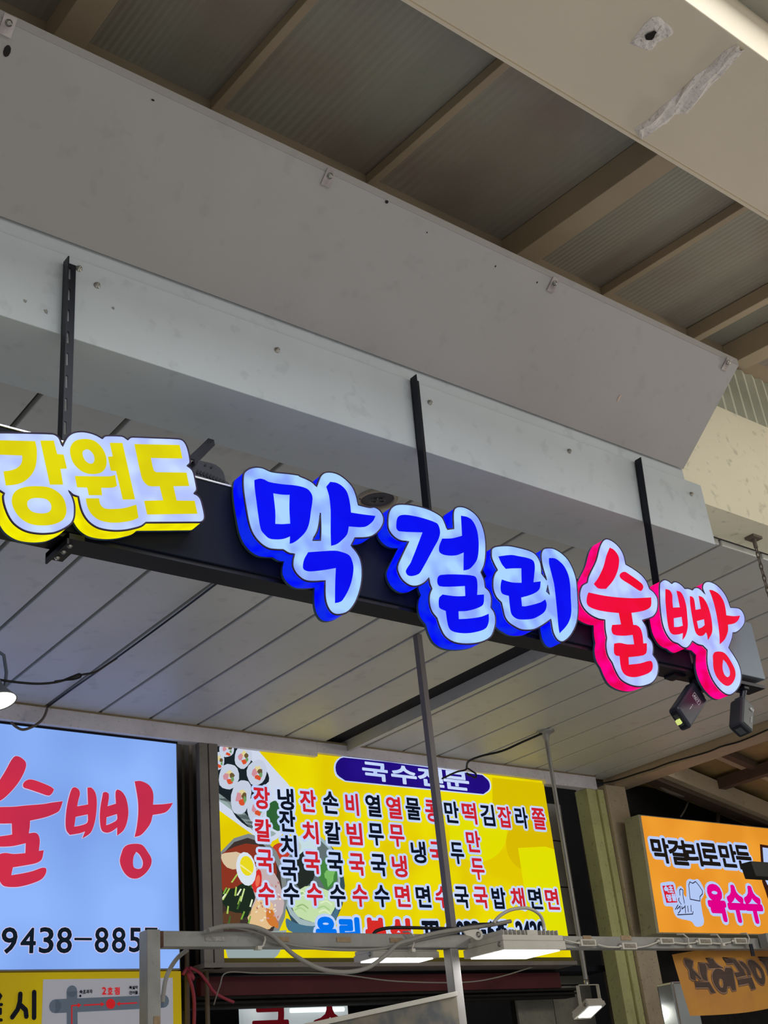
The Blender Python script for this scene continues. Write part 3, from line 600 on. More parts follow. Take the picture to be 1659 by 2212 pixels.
# ---- white light box with red brush letters and phone number
wx = thing('white_light_box', 'glowing pale blue-white wall sign with red brush letters and a black phone number', 'sign', (1, YW, .698))
obj('box', MB().box(-1.0, 2.704, YW + .002, 5.0, .698, 1.716), m_alu, wx)
obj('lit_face', MB().box(-.99, 2.698, YW - .002, YW + .002, .704, 1.706), glow('white_sign_face', (122, 160, 232), 1.0, (60, 62, 70), (140, 180, 250), 2.2, lo=.35, hi=.65), wx)
obj('top_bead', MB().box(-1.0, 2.704, YW - .006, YW + .002, 1.706, 1.716), m_dark, wx)
G = lambda p: Z_(0, 1620, 7.135, p); H = lambda p: Z_(120, 1670, 5.925, p)
red = glow('red_sign_film', (205, 46, 72), 1.0, (60, 10, 20), (190, 44, 74), 3)
halo = glow('pale_letter_edge', (200, 190, 225), 1.0)
sul = [[G([(235, 100), (300, 115), (380, 180), (395, 250), (350, 380), (260, 530), (130, 680), (0, 785), (-250, 880, 1), (-300, 760), (-120, 620), (0, 450), (80, 320), (150, 190), (195, 125)])],
       [G([(345, 545), (370, 495), (430, 462), (500, 465), (620, 505), (780, 575), (825, 615, 1), (790, 680), (740, 710), (600, 665), (420, 605), (360, 585)])],
       [G([(960, 795, 1), (910, 935), (860, 975), (700, 1040), (455, 1095, 1), (450, 1200), (435, 1290, 1), (530, 1280), (580, 1310), (605, 1400), (590, 1560, 1), (665, 1550, 1), (635, 1690), (560, 1745), (400, 1780), (190, 1815, 1), (165, 1935, 1), (350, 1905), (500, 1870), (640, 1820), (700, 1830), (700, 1900), (640, 1990), (520, 2050), (350, 2100), (220, 2118), (60, 2105), (0, 2050), (-60, 1900), (-70, 1640, 1), (0, 1605), (80, 1592), (200, 1608), (382, 1595, 1), (388, 1443, 1), (200, 1485), (80, 1495), (0, 1495), (-120, 1480, 1), (-130, 1350, 1), (0, 1335), (100, 1322), (178, 1308, 1), (172, 1138, 1), (0, 1140), (-250, 1120, 1), (-280, 900, 1), (0, 885), (200, 880), (400, 860), (650, 840), (800, 815)])]]
ppang = [[H([(205, 200), (240, 185), (290, 215), (305, 270), (285, 350), (270, 430, 1), (408, 405, 1), (400, 190, 1), (450, 190), (500, 250), (520, 350), (515, 500), (490, 650), (440, 770), (335, 840, 1), (370, 750, 1), (300, 775), (175, 795, 1), (130, 735), (120, 620), (135, 450), (170, 290)]), H([(250, 565, 1), (405, 532, 1), (400, 635), (330, 670), (232, 690, 1)])],
         [H([(600, 255, 1), (630, 245), (670, 265), (675, 320), (658, 428, 1), (765, 395, 1), (760, 250), (785, 215), (850, 250), (900, 340), (925, 500), (905, 640), (860, 740), (780, 805, 1), (780, 700, 1), (720, 745), (650, 768), (585, 740), (560, 620), (565, 450)]), H([(645, 570, 1), (778, 528, 1), (778, 600), (700, 650), (640, 672, 1)])],
         [H([(1005, 110, 1), (1080, 105), (1180, 150), (1230, 220), (1245, 300), (1240, 408, 1), (1370, 402), (1495, 385, 1), (1450, 460), (1390, 510), (1235, 540, 1), (1210, 640), (1150, 730), (1080, 800), (1003, 822, 1), (1030, 700), (1050, 520), (1045, 350)])],
         [H([(920, 920), (1040, 908), (1110, 930), (1170, 1010), (1220, 1100), (1210, 1190), (1140, 1290), (1040, 1352), (940, 1340), (860, 1260), (815, 1130), (840, 1020), (865, 960)]), H([(1025, 1010, 1), (1070, 1050), (1110, 1140), (1095, 1215), (1040, 1230), (990, 1200), (990, 1080)])]]
for nm, ch in (('first', sul), ('second', ppang)):
    s = MB(); e = MB()
    for gl_ in ch:
        L = [W_(l, YW) for l in gl_]; s.prism(L, YW - .006, YW - .004)
        for l in L: e.tube([(p[0], YW - .003, p[1]) for p in l], .003, 4, closed=True)
    obj('brush_letter', s, red, wx); obj('letter_edge', e, halo, wx)
s = MB(); e = MB()
for ch, a, b, t_, d in (('9', 1.5, 37, 2003, 2061), ('4', 43, 77, 2004, 2060), ('3', 83, 115.5, 2003, 2060), ('8', 121, 155, 2003, 2060), ('-', 159, 198, 2026, 2032), ('8', 203, 234, 2003, 2059), ('8', 240, 271, 2003, 2059), ('5', 277, 305, 2004, 2058), ('7', 311.5, 340, 2004, 2058)):
    bx = gbox((a + b) / 2, (t_ + d) / 2, b - a - 3, d - t_ - 3, YW); glyph(s, ch, *bx, YW - .005, fat=.0022); glyph(e, ch, *bx, YW - .0035, fat=.0052)
obj('phone_digits', s, glow('black_teal_film', (18, 30, 42), .8), wx); obj('digit_edge', e, halo, wx)
# ---- yellow board with route map below
mx = thing('map_board', 'yellow board below the white sign with a grey route map and red arrows', 'sign', (1, YW, -.1))
obj('board', MB().box(-1.0, 2.705, YW, 4.95, -.20, .692), glow('dim_yellow_board', (150, 128, 26), .6, (176, 150, 20), (190, 172, 6), 1.6, lo=.3, hi=.7), mx)
p0, p1 = at(93, 2116, YW), at(372, 2110, YW)
obj('map_panel', MB().box(p0[0], p1[0], YW - .004, YW, -.15, p0[2]), glow('map_panel_grey', (118, 120, 132), .55, (200, 200, 206)), mx)
s = MB(); T = lambda *q: WX(q, YW)
stroke(s, T((118, 2174), (352, 2163)), .052, YW - .006); stroke(s, T((154, 2142), (155, 2260)), .046, YW - .0065); stroke(s, T((318, 2135), (320, 2260)), .046, YW - .0062)
obj('map_roads', s, glow('road_grey', (84, 94, 106), .6, (80, 90, 100)), mx)
s = MB(); mz = YW - .009
stroke(s, T((153, 2220), (153, 2173), (168, 2172)), .005, mz); stroke(s, T((180, 2172), (216, 2170)), .005, mz); stroke(s, T((256, 2169), (293, 2167)), .005, mz); stroke(s, T((303, 2167), (315, 2166)), .005, mz)
for c, d in (((172, 2172), 1), ((222, 2170), 1), ((251, 2169), -1), ((299, 2167), -1)):
    q = WX([(c[0] + 2 * d, c[1]), (c[0] - 6 * d, c[1] - 5), (c[0] - 6 * d, c[1] + 5)], YW); s.add([(a, mz, b) for a, b in q], [(0, 1, 2)])
blob(s, 237, 2169, 10, 11, YW, mz)
for ch, cx in (('2', 223), ('호', 236), ('점', 251)): glyph(s, ch, *gbox(cx, 2141, 10 if ch != '2' else 8, 15, YW), mz, fat=.0012)
obj('red_map_marks', s, glow('map_red', (196, 36, 40), .8), mx)
s = MB()
for i, ch in enumerate('속초과자'): glyph(s, ch, *gbox(173 + i * 7.2, 2143 - i * .2, 6, 8, YW), mz, fat=.0007)
obj('place_name', s, glow('map_black', (26, 28, 36), .6), mx); s = MB()
for i, ch in enumerate('북설악'): glyph(s, ch, *gbox(280 + i * 6.4, 2134 - i * .2, 5.4, 7, YW), mz, fat=.0007)
for i, ch in enumerate('건어물'): glyph(s, ch, *gbox(280 + i * 6.4, 2145 - i * .2, 5.4, 7, YW), mz, fat=.0007)
obj('place_name', s, MATS['map_black'], mx); s = MB()
blob(s, 171.5, 2152, 2.4, 2.6, YW, mz); blob(s, 301, 2147, 2.2, 2.6, YW, mz)
obj('map_dots', s, MATS['map_black'], mx); s = MB()
I = lambda p: WX(Z_(0, 2080, 4.1475, p), YW)
stroke(s, I([(174, 282), (170, 350), (150, 420), (102, 488)]), .019, mz); stroke(s, I([(180, 385), (222, 425), (228, 482)]), .019, mz); stroke(s, I([(298, 266), (297, 492)]), .019, mz)
obj('board_letter', s, MATS['map_black'], mx); s = MB()
stroke(s, I([(-60, 300), (-20, 275), (0, 300), (-20, 335), (-60, 330)]), .012, mz); stroke(s, I([(-90, 380), (6, 376)]), .012, mz); stroke(s, I([(-60, 420), (-4, 418), (-4, 455), (-60, 465), (-55, 510), (4, 515)]), .012, mz)
obj('board_letter', s, MATS['map_black'], mx)
# ---- yellow noodle menu light box
XL, XR, ZB, ZT = 2.909, 5.158, .742, 1.742
mn = thing('menu_light_box', 'glowing yellow menu sign with food pictures and vertical red and black dish names', 'sign', (4, YW, .742))
obj('box', MB().box(XL, XR, YW + .002, 5.0, ZB, ZT - .004), m_alu, mn)
obj('lit_face', MB().box(XL, XR, YW - .002, YW + .002, ZB, ZT - .003), glow('yellow_sign_face', (220, 196, 0), 1.0, (90, 80, 0), (230, 214, 0), 3.0, lo=.4, hi=.6), mn)
obj('frame_post', MB().box(2.806, 2.853, 4.80, 4.835, .70, 1.717).box(2.856, 2.905, 4.795, 4.84, .70, 1.717), m_alu, mn, bevel=.002)
obj('bottom_rail', MB().box(2.80, XR, 4.79, 5.0, .700, .720), m_alu, mn); obj('painted_bottom_shade', MB().box(2.907, XR, 4.81, 4.99, .720, .742), paint('olive_shade', (110, 100, 24), .6), mn)  # olive strip paints the shade along the bottom of the sign
def fshape(col, pts, lay, step=3, wob=0):
    q = W_(pts, YW, step); q = clip(q, XL + .002, XR, ZB, ZT - .004)
    if len(q) < 3: return
    k = 'print_%d_%d_%d' % col; s = FOOD.setdefault((FG[0], FG[1], k), (MB(), glow(k, col, .95)))[0]; s.prism([q], YW - .003 - lay * .0004, YW - .003 - lay * .0004)
def fell(col, cx, cy, rx, ry, lay, rot=0, wob=.0, n=16):
    pts = []
    for i in range(n):
        t = 2 * math.pi * i / n; a = rx * math.cos(t) * (1 + wob * math.sin(3 * t + cx)); b = ry * math.sin(t) * (1 + wob * math.cos(4 * t + cy))
        pts.append((450 + (cx + a * math.cos(rot) - b * math.sin(rot)) / 3.858, 1580 + (cy + a * math.sin(rot) + b * math.cos(rot)) / 3.858))
    fshape(col, pts, lay, 1)
FZ = lambda p: Z_(450, 1580, 3.858, p)
FOOD = {}; FG = ['sign_background', 0]
fshape((226, 222, 0), [(1032 + 62 * math.cos(a), 1800 + 62 * math.sin(a)) for a in [i * .45 for i in range(14)]], 0)
fshape((216, 186, 0), [(1150 + 58 * math.cos(a), 1822 + 62 * math.sin(a)) for a in [i * .45 for i in range(14)]], 1)
fshape((226, 224, 0), [(1118, 1832, 1), (1200, 1836), (1226, 1920), (1234, 2040, 1), (1150, 2040, 1)], 2)
fshape((216, 190, 0), [(1062, 1680, 1), (1178, 1693, 1), (1190, 1760), (1120, 1780), (1070, 1760)], 1)
FG[:] = ['serving_plate', 0]
fshape((206, 216, 234), FZ([(60, 90, 1), (395, 140, 1), (560, 330), (690, 480), (728, 600), (700, 740), (590, 880), (490, 925), (380, 870), (60, 640, 1)]), 3)
fshape((150, 170, 168), FZ([(60, 560, 1), (240, 700), (400, 860), (480, 890), (560, 850), (440, 800), (250, 640), (60, 500, 1)]), 4)
fshape((24, 34, 40), FZ([(60, 90, 1), (300, 120), (360, 250), (480, 330), (500, 420), (420, 480), (370, 700), (360, 810), (230, 720), (160, 600), (60, 560, 1)]), 4)
fshape((46, 96, 52), FZ([(500, 610), (560, 580), (600, 680), (590, 830), (520, 800), (480, 700)]), 5)
for cx, cy, rx, ry in ((150, 150, 62, 66), (75, 250, 55, 80), (285, 215, 72, 100), (165, 380, 84, 110), (400, 345, 84, 108), (268, 550, 82, 150), (400, 640, 80, 120)):
    FG[:] = ['kimbap_slice', cx]
    fell((196, 206, 224), cx, cy, rx, ry, 6, .2, .05)
    fell((222, 208, 150), cx + 5, cy - 25, rx * .33, ry * .28, 7, .5, .2, 9); fell((206, 140, 150), cx - 22, cy, rx * .28, ry * .3, 8, .2, .2, 8)
    fell((104, 84, 52), cx + 26, cy - 8, rx * .26, ry * .22, 9, 0, .2, 8); fell((214, 80, 44), cx + 8, cy + 42, rx * .34, ry * .2, 10, .4, .2, 8); fell((110, 156, 96), cx + 30, cy + 22, rx * .16, ry * .2, 11, 0, .2, 7)
# metal bowl of cold noodles
FG[:] = ['noodle_bowl', 0]
fell((126, 134, 134), 330, 1360, 325, 505, 12); fell((60, 48, 44), 320, 1350, 292, 460, 13); fell((138, 52, 34), 305, 1180, 262, 240, 14, wob=.04)
fell((196, 176, 176), 470, 1370, 150, 250, 15, -.2, .08); fell((214, 192, 160), 210, 1080, 120, 70, 15, .2, .1); fell((226, 190, 140), 440, 1530, 110, 130, 16, .2, .15); fell((206, 120, 50), 520, 1560, 40, 90, 17, -.4, .2)
fell((28, 42, 30), 250, 1420, 140, 150, 16, .4, .2); fell((90, 60, 40), 180, 1560, 100, 60, 17, 0, .2)
for i in range(16):
    x = 130 + random.uniform(0, 240); y = 1130 + random.uniform(0, 420); a = random.uniform(1.7, 2.2); L = random.uniform(60, 130)
    c = random.choice([(196, 222, 150), (120, 170, 60), (226, 236, 200), (60, 100, 40), (170, 200, 90)])
    fshape(c, FZ([(x, y, 1), (x + 12, y + 5, 1), (x + 14 + L * math.cos(a), y + L * math.sin(a), 1), (x + L * math.cos(a), y - 3 + L * math.sin(a), 1)]), 18 + i * .1, 1)
fell((216, 226, 238), 305, 1150, 82, 142, 21, -.15); fell((232, 216, 30), 310, 1125, 56, 84, 22, -.2); fshape((240, 236, 150), FZ([(258, 1110, 1), (350, 1180, 1), (355, 1195, 1), (255, 1125, 1)]), 23, 1)
fell((214, 46, 44), 395, 1250, 42, 92, 20, .15, .1); fell((232, 110, 80), 400, 1250, 18, 50, 23, .15)
for i in range(40):
    fell(random.choice([(226, 216, 214), (206, 150, 150), (236, 226, 196), (180, 120, 116)]), 480 + random.uniform(-90, 110), 1420 + random.uniform(-170, 170), 12, 7, 18.5 + i * .01, random.random() * 3, .2, 6)
fshape((150, 166, 166), FZ([(100, 1700, 1), (640, 1660, 1), (600, 1800), (540, 1890), (340, 1915), (150, 1890, 1)]), 24)
fell((120, 50, 34), 340, 1745, 220, 70, 25)
# second bowl
FG[:] = ['side_bowl', 0]
fell((52, 78, 92), 872, 1290, 262, 410, 4.5); fell((160, 182, 186), 850, 1250, 245, 392, 5); fell((96, 110, 112), 850, 1240, 225, 350, 6); fell((196, 220, 226), 800, 960, 100, 90, 7, .4, .1)
fell((186, 200, 190), 700, 960, 70, 60, 8, .2); fell((190, 60, 40), 600, 1000, 80, 70, 8); fell((34, 42, 38), 790, 1150, 110, 150, 9, .2, .12); fell((66, 130, 62), 990, 1180, 90, 130, 9, -.1, .15); fell((120, 186, 100), 1010, 1200, 40, 80, 10, .2, .3)
fell((196, 222, 170), 870, 1440, 190, 150, 10, 0, .06)
for i in range(14):
    x = 700 + random.uniform(0, 260); y = 1340 + random.uniform(0, 200)
    fshape(random.choice([(170, 206, 140), (220, 236, 196), (150, 186, 120)]), FZ([(x, y), (x + 50, y - 20), (x + 100, y + 15), (x + 98, y + 24), (x + 50, y - 8), (x + 4, y + 10)]), 11 + i * .05)
fshape((70, 112, 136), FZ([(640, 1560), (720, 1600), (860, 1625), (980, 1590), (1080, 1440), (1060, 1560), (960, 1660), (800, 1690), (660, 1660)]), 12)
for k, (s, mt) in FOOD.items():
    o = obj(k[0], s, mt, mn)
    if k[0] in ('noodle_bowl', 'side_bowl') and len(s.f) > 30: o['kind'] = 'stuff'
# menu lettering
c_red = glow('menu_red', (196, 34, 46), 1.0); c_blk = glow('menu_black', (14, 20, 34), 1.0); c_hal = glow('menu_halo', (198, 212, 240), 1.0, rgb2=(180, 200, 240), scale=5)
a1 = lambda x, y: (450 + x / 3.858, 1580 + y / 3.858)
a2 = lambda x, y: (840 + x / 3.95, 1580 + y / 3.95)
COLS = [('장칼국수', 'r', [a1(430, 560), a1(440, 830), a1(455, 1085), a1(468, 1360)]), ('냉잔치국수', 'k', [a1(630, 572), a1(642, 752), a1(655, 960), a1(660, 1165), a1(675, 1360)]),
        ('잔치국수', 'r', [a1(815, 585), a1(835, 850), a1(850, 1100), a1(870, 1365)]), ('손칼국수', 'k', [a1(1003, 600), a1(1022, 852), a1(1042, 1105), a1(1062, 1375)]),
        ('비빔국수', 'r', [a1(1182, 615), a1(1202, 860), a1(1222, 1115), a1(1248, 1375)]), ('열무국수', 'k', [a1(1358, 625), a1(1382, 865), a1(1402, 1120), a1(1430, 1378)]),
        ('열무냉면', 'r', [a1(1530, 642), a1(1555, 875), a1(1578, 1130), a2(100, 1410)]), ('물냉면', 'k', [a2(190, 668), a2(237, 1037), a2(277, 1415)]),
        ('콩국수', 'r', [a2(355, 685), a2(395, 1040), a2(440, 1420)]), ('만두국', 'k', [a2(520, 695), a2(567, 1045), a2(605, 1420)]),
        ('떡만두국', 'r', [a2(670, 705), a2(705, 945), a2(742, 1180), a2(768, 1422)]), ('김밥', 'k', [a2(825, 720), a2(922, 1428)]),
        ('잡채', 'r', [a2(972, 735), a2(1082, 1428)]), ('라면', 'k', [a2(1115, 742), a2(1232, 1432)]), ('쫄면', 'r', [a2(1262, 752), a2(1375, 1436)])]
for txt, c, cs in COLS:
    for ch, (px_, py_) in zip(txt, cs):
        s = MB(); h = MB(); f = (px_ - 560) / 610; wd = 33 - 6.5 * f; ht = 46 - 3.0 * f
        if txt == '냉잔치국수': ht = 44
        if ch in '비': wd *= .82
        if ch in '라두': wd *= .93
        bx = gbox(px_, py_, wd, ht, YW); glyph(s, ch, *bx, YW - .0165, fat=.0036); glyph(h, ch, *bx, YW - .0150, fat=.0155)
        lt = obj('printed_letter', s, c_red if c == 'r' else c_blk, mn); obj('letter_outline', h, c_hal, lt)
nav = glow('navy_pill', (34, 12, 130), 1.0, (10, 4, 40), (28, 8, 118), 4)
P = W_([(738, 1638), (722, 1652), (724, 1674), (742, 1688, 1), (1040, 1717, 1), (1053, 1706), (1052, 1690), (1038, 1676, 1)], YW); Q = W_([(738, 1635.5), (719, 1650), (721, 1677), (742, 1690.5, 1), (1040, 1719.5, 1), (1056, 1708), (1055, 1688), (1038, 1673.5, 1)], YW)
obj('title_pill', MB().prism([P], YW - .0165, YW - .016), nav, mn); obj('title_pill_edge', MB().prism([Q], YW - .0152, YW - .015), c_hal, mn)
for ch, x, y in (('국', 806, 1669), ('수', 868, 1676), ('전', 926, 1681), ('문', 981, 1688)): s = MB(); glyph(s, ch, *gbox(x, y, 52, 36, YW), YW - .0175, fat=.0045); obj('title_letter', s, c_hal, mn)
for txt, mt, L in (('우리', glow('shop_blue', (0, 112, 226), 1.0), [(700, 2010), (751, 2011)]), ('분식', glow('shop_red', (206, 44, 40), 1.0), [(807, 2012), (861, 2013)])):
    for ch, (x, y) in zip(txt, L): s = MB(); h = MB(); bx = gbox(x, y, 38, 48, YW); glyph(s, ch, *bx, YW - .0175, fat=.010); glyph(h, ch, *bx, YW - .0160, fat=.024); lt = obj('shop_name_letter', s, mt, mn); obj('letter_outline', h, c_hal, lt)
for ch, x, wd in (('T', 917, 15), ('E', 932, 11), ('L', 945, 11), (':', 964, 4), ('0', 990, 15), ('3', 1007, 14), ('3', 1024, 14), ('-', 1040, 8), ('6', 1056, 13), ('3', 1071, 13), ('5', 1085, 13), ('-', 1100, 8), ('2', 1118, 13), ('4', 1133, 14), ('2', 1149, 13), ('0', 1165, 14)):
    bx = gbox(x, 2012 if ch != '-' else 2014, wd, 38 if ch not in '-:' else (5 if ch == '-' else 22), YW); s = MB(); h = MB(); glyph(s, ch, *bx, YW - .0175, fat=.006); glyph(h, ch, *bx, YW - .0160, fat=.017); lt = obj('phone_digit', s, c_blk, mn); obj('letter_outline', h, c_hal, lt)
# ---- orange light box of the neighbour
YO = 4.60; OX = at(1385, 1762, YO)[0] - .02
ob = thing('orange_light_box', 'glowing orange wall sign at the right with black letters above magenta ones', 'sign', (6.5, YO, .85))
ok_ = [(OX + .02, 1.514), (7.9, 1.514), (7.9, .845), (OX - .02, .845)]
obj('lit_face', MB().prism([ok_], YO - .002, YO + .002), glow('orange_face', (222, 142, 40), 1.0, (110, 60, 10), (238, 160, 50), 2.5, lo=.4, hi=.65), ob)
obj('box', MB().prism([[(OX - .003, 1.520), (7.9, 1.520), (7.9, .838), (OX - .045, .838)]], YO + .002, 4.715), paint('orange_box_side', (178, 176, 150), .6, var=.1, scale=6, dirt=.3), ob, bevel=.002)
wht = glow('orange_sign_white', (176, 196, 240), 1.0); s = MB(); h = MB()
for ch, x, y, wd, ht in (('막', 1425, 1838, 35, 50), ('걸', 1462, 1842, 36, 50), ('리', 1496, 1846, 31, 46), ('로', 1531, 1846, 35, 44), ('만', 1571, 1849, 34, 46), ('든', 1604, 1853, 30, 48)):
    bx = gbox(x, y, wd, ht, YO); glyph(s, ch, *bx, YO - .008, fat=.0065); glyph(h, ch, *bx, YO - .005, fat=.024)
obj('black_lettering', s, glow('orange_sign_black', (30, 24, 20), 1.0), ob); s = MB()
for ch, x, y in (('옥', 1546, 1951), ('수', 1588, 1953), ('수', 1625, 1955)):
    bx = gbox(x, y, 33, 72, YO); glyph(s, ch, *bx, YO - .008, fat=.0138); glyph(h, ch, *bx, YO - .005, fat=.030)
obj('magenta_lettering', s, glow('orange_sign_magenta', (216, 0, 132), 1.0), ob)
N = lambda p: Z_(1400, 1780, 6.405, p)
h.prism([W_(N([(160, 830), (200, 810), (330, 800), (365, 840), (380, 930), (400, 880), (440, 860), (480, 900), (485, 980), (520, 1010), (520, 800), (560, 762), (620, 775), (680, 765), (740, 850), (770, 930), (755, 1000), (720, 1060), (730, 1150), (745, 1250), (765, 1350), (740, 1410), (650, 1420), (590, 1350), (400, 1300), (345, 1220), (330, 1150), (220, 1130), (190, 1000)]), YO)], YO - .0052, YO - .005)
obj('white_outlines', h, wht, ob)
obj('red_stamp', MB().prism([W_(N([(182, 858, 1), (330, 845, 1), (390, 1088, 1), (240, 1095, 1)]), YO)], YO - .0085, YO - .0075), glow('stamp_red', (206, 30, 50), 1.0), ob)
s = MB()
for ch, x, y in (('속', 235, 905), ('초', 300, 905), ('명', 270, 1025), ('물', 340, 1020)): glyph(s, ch, *gbox(1400 + x / 6.405, 1780 + y / 6.405, 9, 14, YO), YO - .0095, fat=.0022)
obj('stamp_lettering', s, wht, ob)
s = MB(); T = lambda p: [(a, b) for a, b in WX(N(p), YO)]
for p in ([(565, 1045), (545, 850), (560, 805), (600, 825), (640, 800), (690, 860), (735, 930), (735, 970), (700, 1010), (700, 1070), (565, 1045)], [(425, 990), (418, 920), (435, 900), (465, 920), (465, 990), (485, 1100)], [(410, 1030), (405, 1060), (440, 1115)],
          [(360, 1185), (395, 1125)], [(385, 1180), (425, 1140), (430, 1200), (400, 1240)], [(450, 1145), (450, 1180), (490, 1150)], [(495, 1130), (500, 1235)], [(530, 1140), (540, 1220)], [(575, 1130), (580, 1215)], [(390, 1260), (600, 1250), (605, 1215)]):
    stroke(s, T(p), .006, YO - .0095)
obj('emblem_lines', s, glow('emblem_ink', (40, 44, 66), 1.0), ob)
s = MB().prism([W_([(1640, 1824, 1), (1720, 1836, 1), (1740, 1990, 1), (1665, 1955), (1652, 1925), (1645, 1905, 1)], YO)], YO - .0055, YO - .005); obj('brown_letter_edge', s, glow('brown_edge', (52, 24, 16), 1.0), ob)
s = MB().prism([W_([(1645, 1831, 1), (1720, 1842, 1), (1735, 1910), (1660, 1915), (1650, 1900, 1)], YO)], YO - .0085, YO - .008); obj('white_letter_fill', s, wht, ob)

# ================================================================== STALL FRAME AND THINGS ON IT
YR = 3.412
m_tag = paint('paper_tag', (168, 142, 112), .8, var=.12, scale=60)
m_cab = paint('grey_cable', (150, 146, 138), .5, var=.05); m_cabk = paint('black_cable', (20, 20, 24), .5)
m_plast = paint('white_plastic', (206, 200, 188), .45, var=.04, scale=12, dirt=.06)
m_led = glow('floodlight_lens', (255, 255, 255), 5.0, (200, 200, 200))
fr = thing('stall_frame', 'galvanised square-tube stall frame with a long horizontal rail across the bottom', 'frame', (2.4, YR, -1.6))
xl, xr = at(317, 2100, YR)[0], at(346, 2100, YR)[0]
obj('rail', MB().box(xr - .004, 7.4, YR, YR + .05, .560, .607), m_steel, fr, bevel=.003)
obj('corner_post', MB().box(xl, xr, YR - .004, YR + .05, -1.6, .610), m_steel, fr, bevel=.003)
obj('inner_post', MB().box(3.022, 3.062, YR + .004, YR + .045, -1.6, .560), paint('pale_steel', (160, 156, 152), .45, .4, var=.1, scale=8), fr, bevel=.003)
obj('weld', MB().box(xr - .008, xr + .012, YR - .003, YR + .01, .558, .606), paint('rusty_weld', (96, 66, 52), .8, var=.2, scale=60), fr, bevel=.002)
for i, (x, y, w_) in enumerate(((610, 2029, 28), (742, 2030, 30), (856, 2031, 28), (465, 2028, 44), (1268, 2026, 18), (1352, 2026, 22))):
    b = gbox(x, y, w_, 10, YR); obj('paper_tag', MB().box(b[0], b[1], YR - .002, YR, b[2], b[3]), m_tag if i != 3 else paint('worn_tag', (170, 166, 160), .8, var=.2, scale=90), fr)
b = gbox(337, 2207, 13, 22, YR); obj('paper_tag', MB().box(b[0], b[1], YR - .006, YR - .004, b[2], b[3]), m_tag, fr)
# slanted acrylic panel hanging in the frame
sp = thing('acrylic_panel', 'slanted cloudy acrylic panel in a pale frame below the rail', 'panel', (2.6, YR + .02, .0))
a, b = at(640, 2221, YR - .02), at(984, 2147, YR - .02)
obj('top_edge', MB().bar(a, b, .016, .024, (0, 1, 0)), m_plast, sp, bevel=.002)
obj('sheet', MB().prism([[(a[0], a[2] - .008), (b[0], b[2] - .008), (b[0], -.4), (a[0], -.4)]], YR - .024, YR - .020), paint('cloudy_poster', (128, 120, 104), .4, var=.2, scale=14, dark=(70, 78, 88)), sp)
# the tall post that holds up the ceiling
tp = thing('ceiling_post', 'tall thin grey square post rising from the stall frame to the ceiling', 'post', (3.06, YR + .03, .607))
obj('tube', MB().box(3.047, 3.074, YR + .012, YR + .040, .607, 1.800), paint('grey_post_paint', (122, 116, 118), .5, .2, var=.06, scale=6), tp, bevel=.002)
# conduit pole with a flood light at its lower end
PY = 4.231; PX = 4.597
pole = thing('conduit_pole', 'thin grey conduit pole hanging from the ceiling by a flange, right of the yellow sign', 'pole', (PX, PY, .56))
obj('tube', MB().tube([(PX, PY, .55), (PX, PY, 1.76)], .011, 12), m_steel, pole)
obj('flange', MB().lathe([(.012, 0), (.02, .03), (.03, .042), (.05, .05), (.05, .056)], (PX, PY, 1.744), (0, 0, 1), 16), m_steel, pole)
def flood(name, label, x0, x1, y0, y1, z0, z1, fins=True, group=None, tilt=0):
    t = thing(name, label, 'floodlight', ((x0 + x1) / 2, (y0 + y1) / 2, z0), group); h = z1 - z0
    s = MB(); a_ = .12 * (x1 - x0)
    s.prism([[(x0, y0), (x1, y0), (x1, y1), (x0, y1)]], z0 + .0, z0 + h * .42, 'xy')
    s.prism([[(x0 + .004, y0 + .004), (x1 - .004, y0 + .004), (x1 - .004, y1 - .004), (x0 + .004, y1 - .004)]], z0 + h * .45, z0 + h * .72, 'xy')
    s.prism([[(x0 + .006, y0 + .006), (x1 - .006, y0 + .006), (x1 - .006, y1 - .006), (x0 + .006, y1 - .006)]], z0 + h * .40, z0 + h * .47, 'xy')
    obj('housing', s, m_plast, t, bevel=.002)
    if fins:
        n = 14; s = MB()
        for i in range(n):
            if i in (6, 7): continue
            xx = x0 + .02 + (x1 - x0 - .04) * i / (n - 1); s.box(xx - .0016, xx + .0016, y0 + .012, y1 - .012, z0 + h * .72, z1)
        s.box(x0 + (x1 - x0) * .43, x0 + (x1 - x0) * .60, y0 + .01, y1 - .03, z0 + h * .72, z1 - .001)
        obj('cooling_fins', s, m_plast, t)
    m_ = .018
    obj('lens', MB().box(x0 + m_, x1 - m_, y0 + m_, y1 - m_, z0 - .0035, z0 - .0005), m_led, t)
    for xx in (x0 - .004,):
        obj('side_screw', screw_mb((xx + .004, y0 + .02, z0 + h * .28), (-1, 0, 0), .006, .005), m_screw, t)
    return t
YF1 = 3.22
xa, xb = at(1087, 2035, YF1)[0], at(1221, 2035, YF1)[0]; z1_ = at(1087, 2019, YF1)[2]; z0_ = at(1087, 2050, YF1)[2]
ybk = atx(1000, 2052, xa)[1]
hh = (z1_ - z0_) / .72
fl = flood('flood_light', 'large white floodlight with cooling fins in front of the rail, right of the tall post', xa, xb, YF1, ybk, z0_, z0_ + hh * 1.02, True)
lug = MB().prism([W_([(1000, 2012, 1), (1022, 2008), (1036, 2009), (1042, 2018), (1040, 2028), (1030, 2031), (1018, 2024), (1006, 2020, 1)], 3.32)], 3.317, 3.323); obj('clamp_arm', lug, m_plast, fl)
obj('clamp_bolt', screw_mb(at(1033, 2019, 3.317), (0, -1, 0), .007, .006), m_screw, fl)
xa2 = at(806, 2055, 3.56)[0]; xb2 = at(948, 2055, 3.56)[0]; z02 = at(830, 2068, 3.56)[2]
f2 = flood('flood_light', 'white floodlight half hidden behind the rail, left of the tall post', xa2, xb2, 3.56, 3.56 + .12, z02, z02 + .05, False)
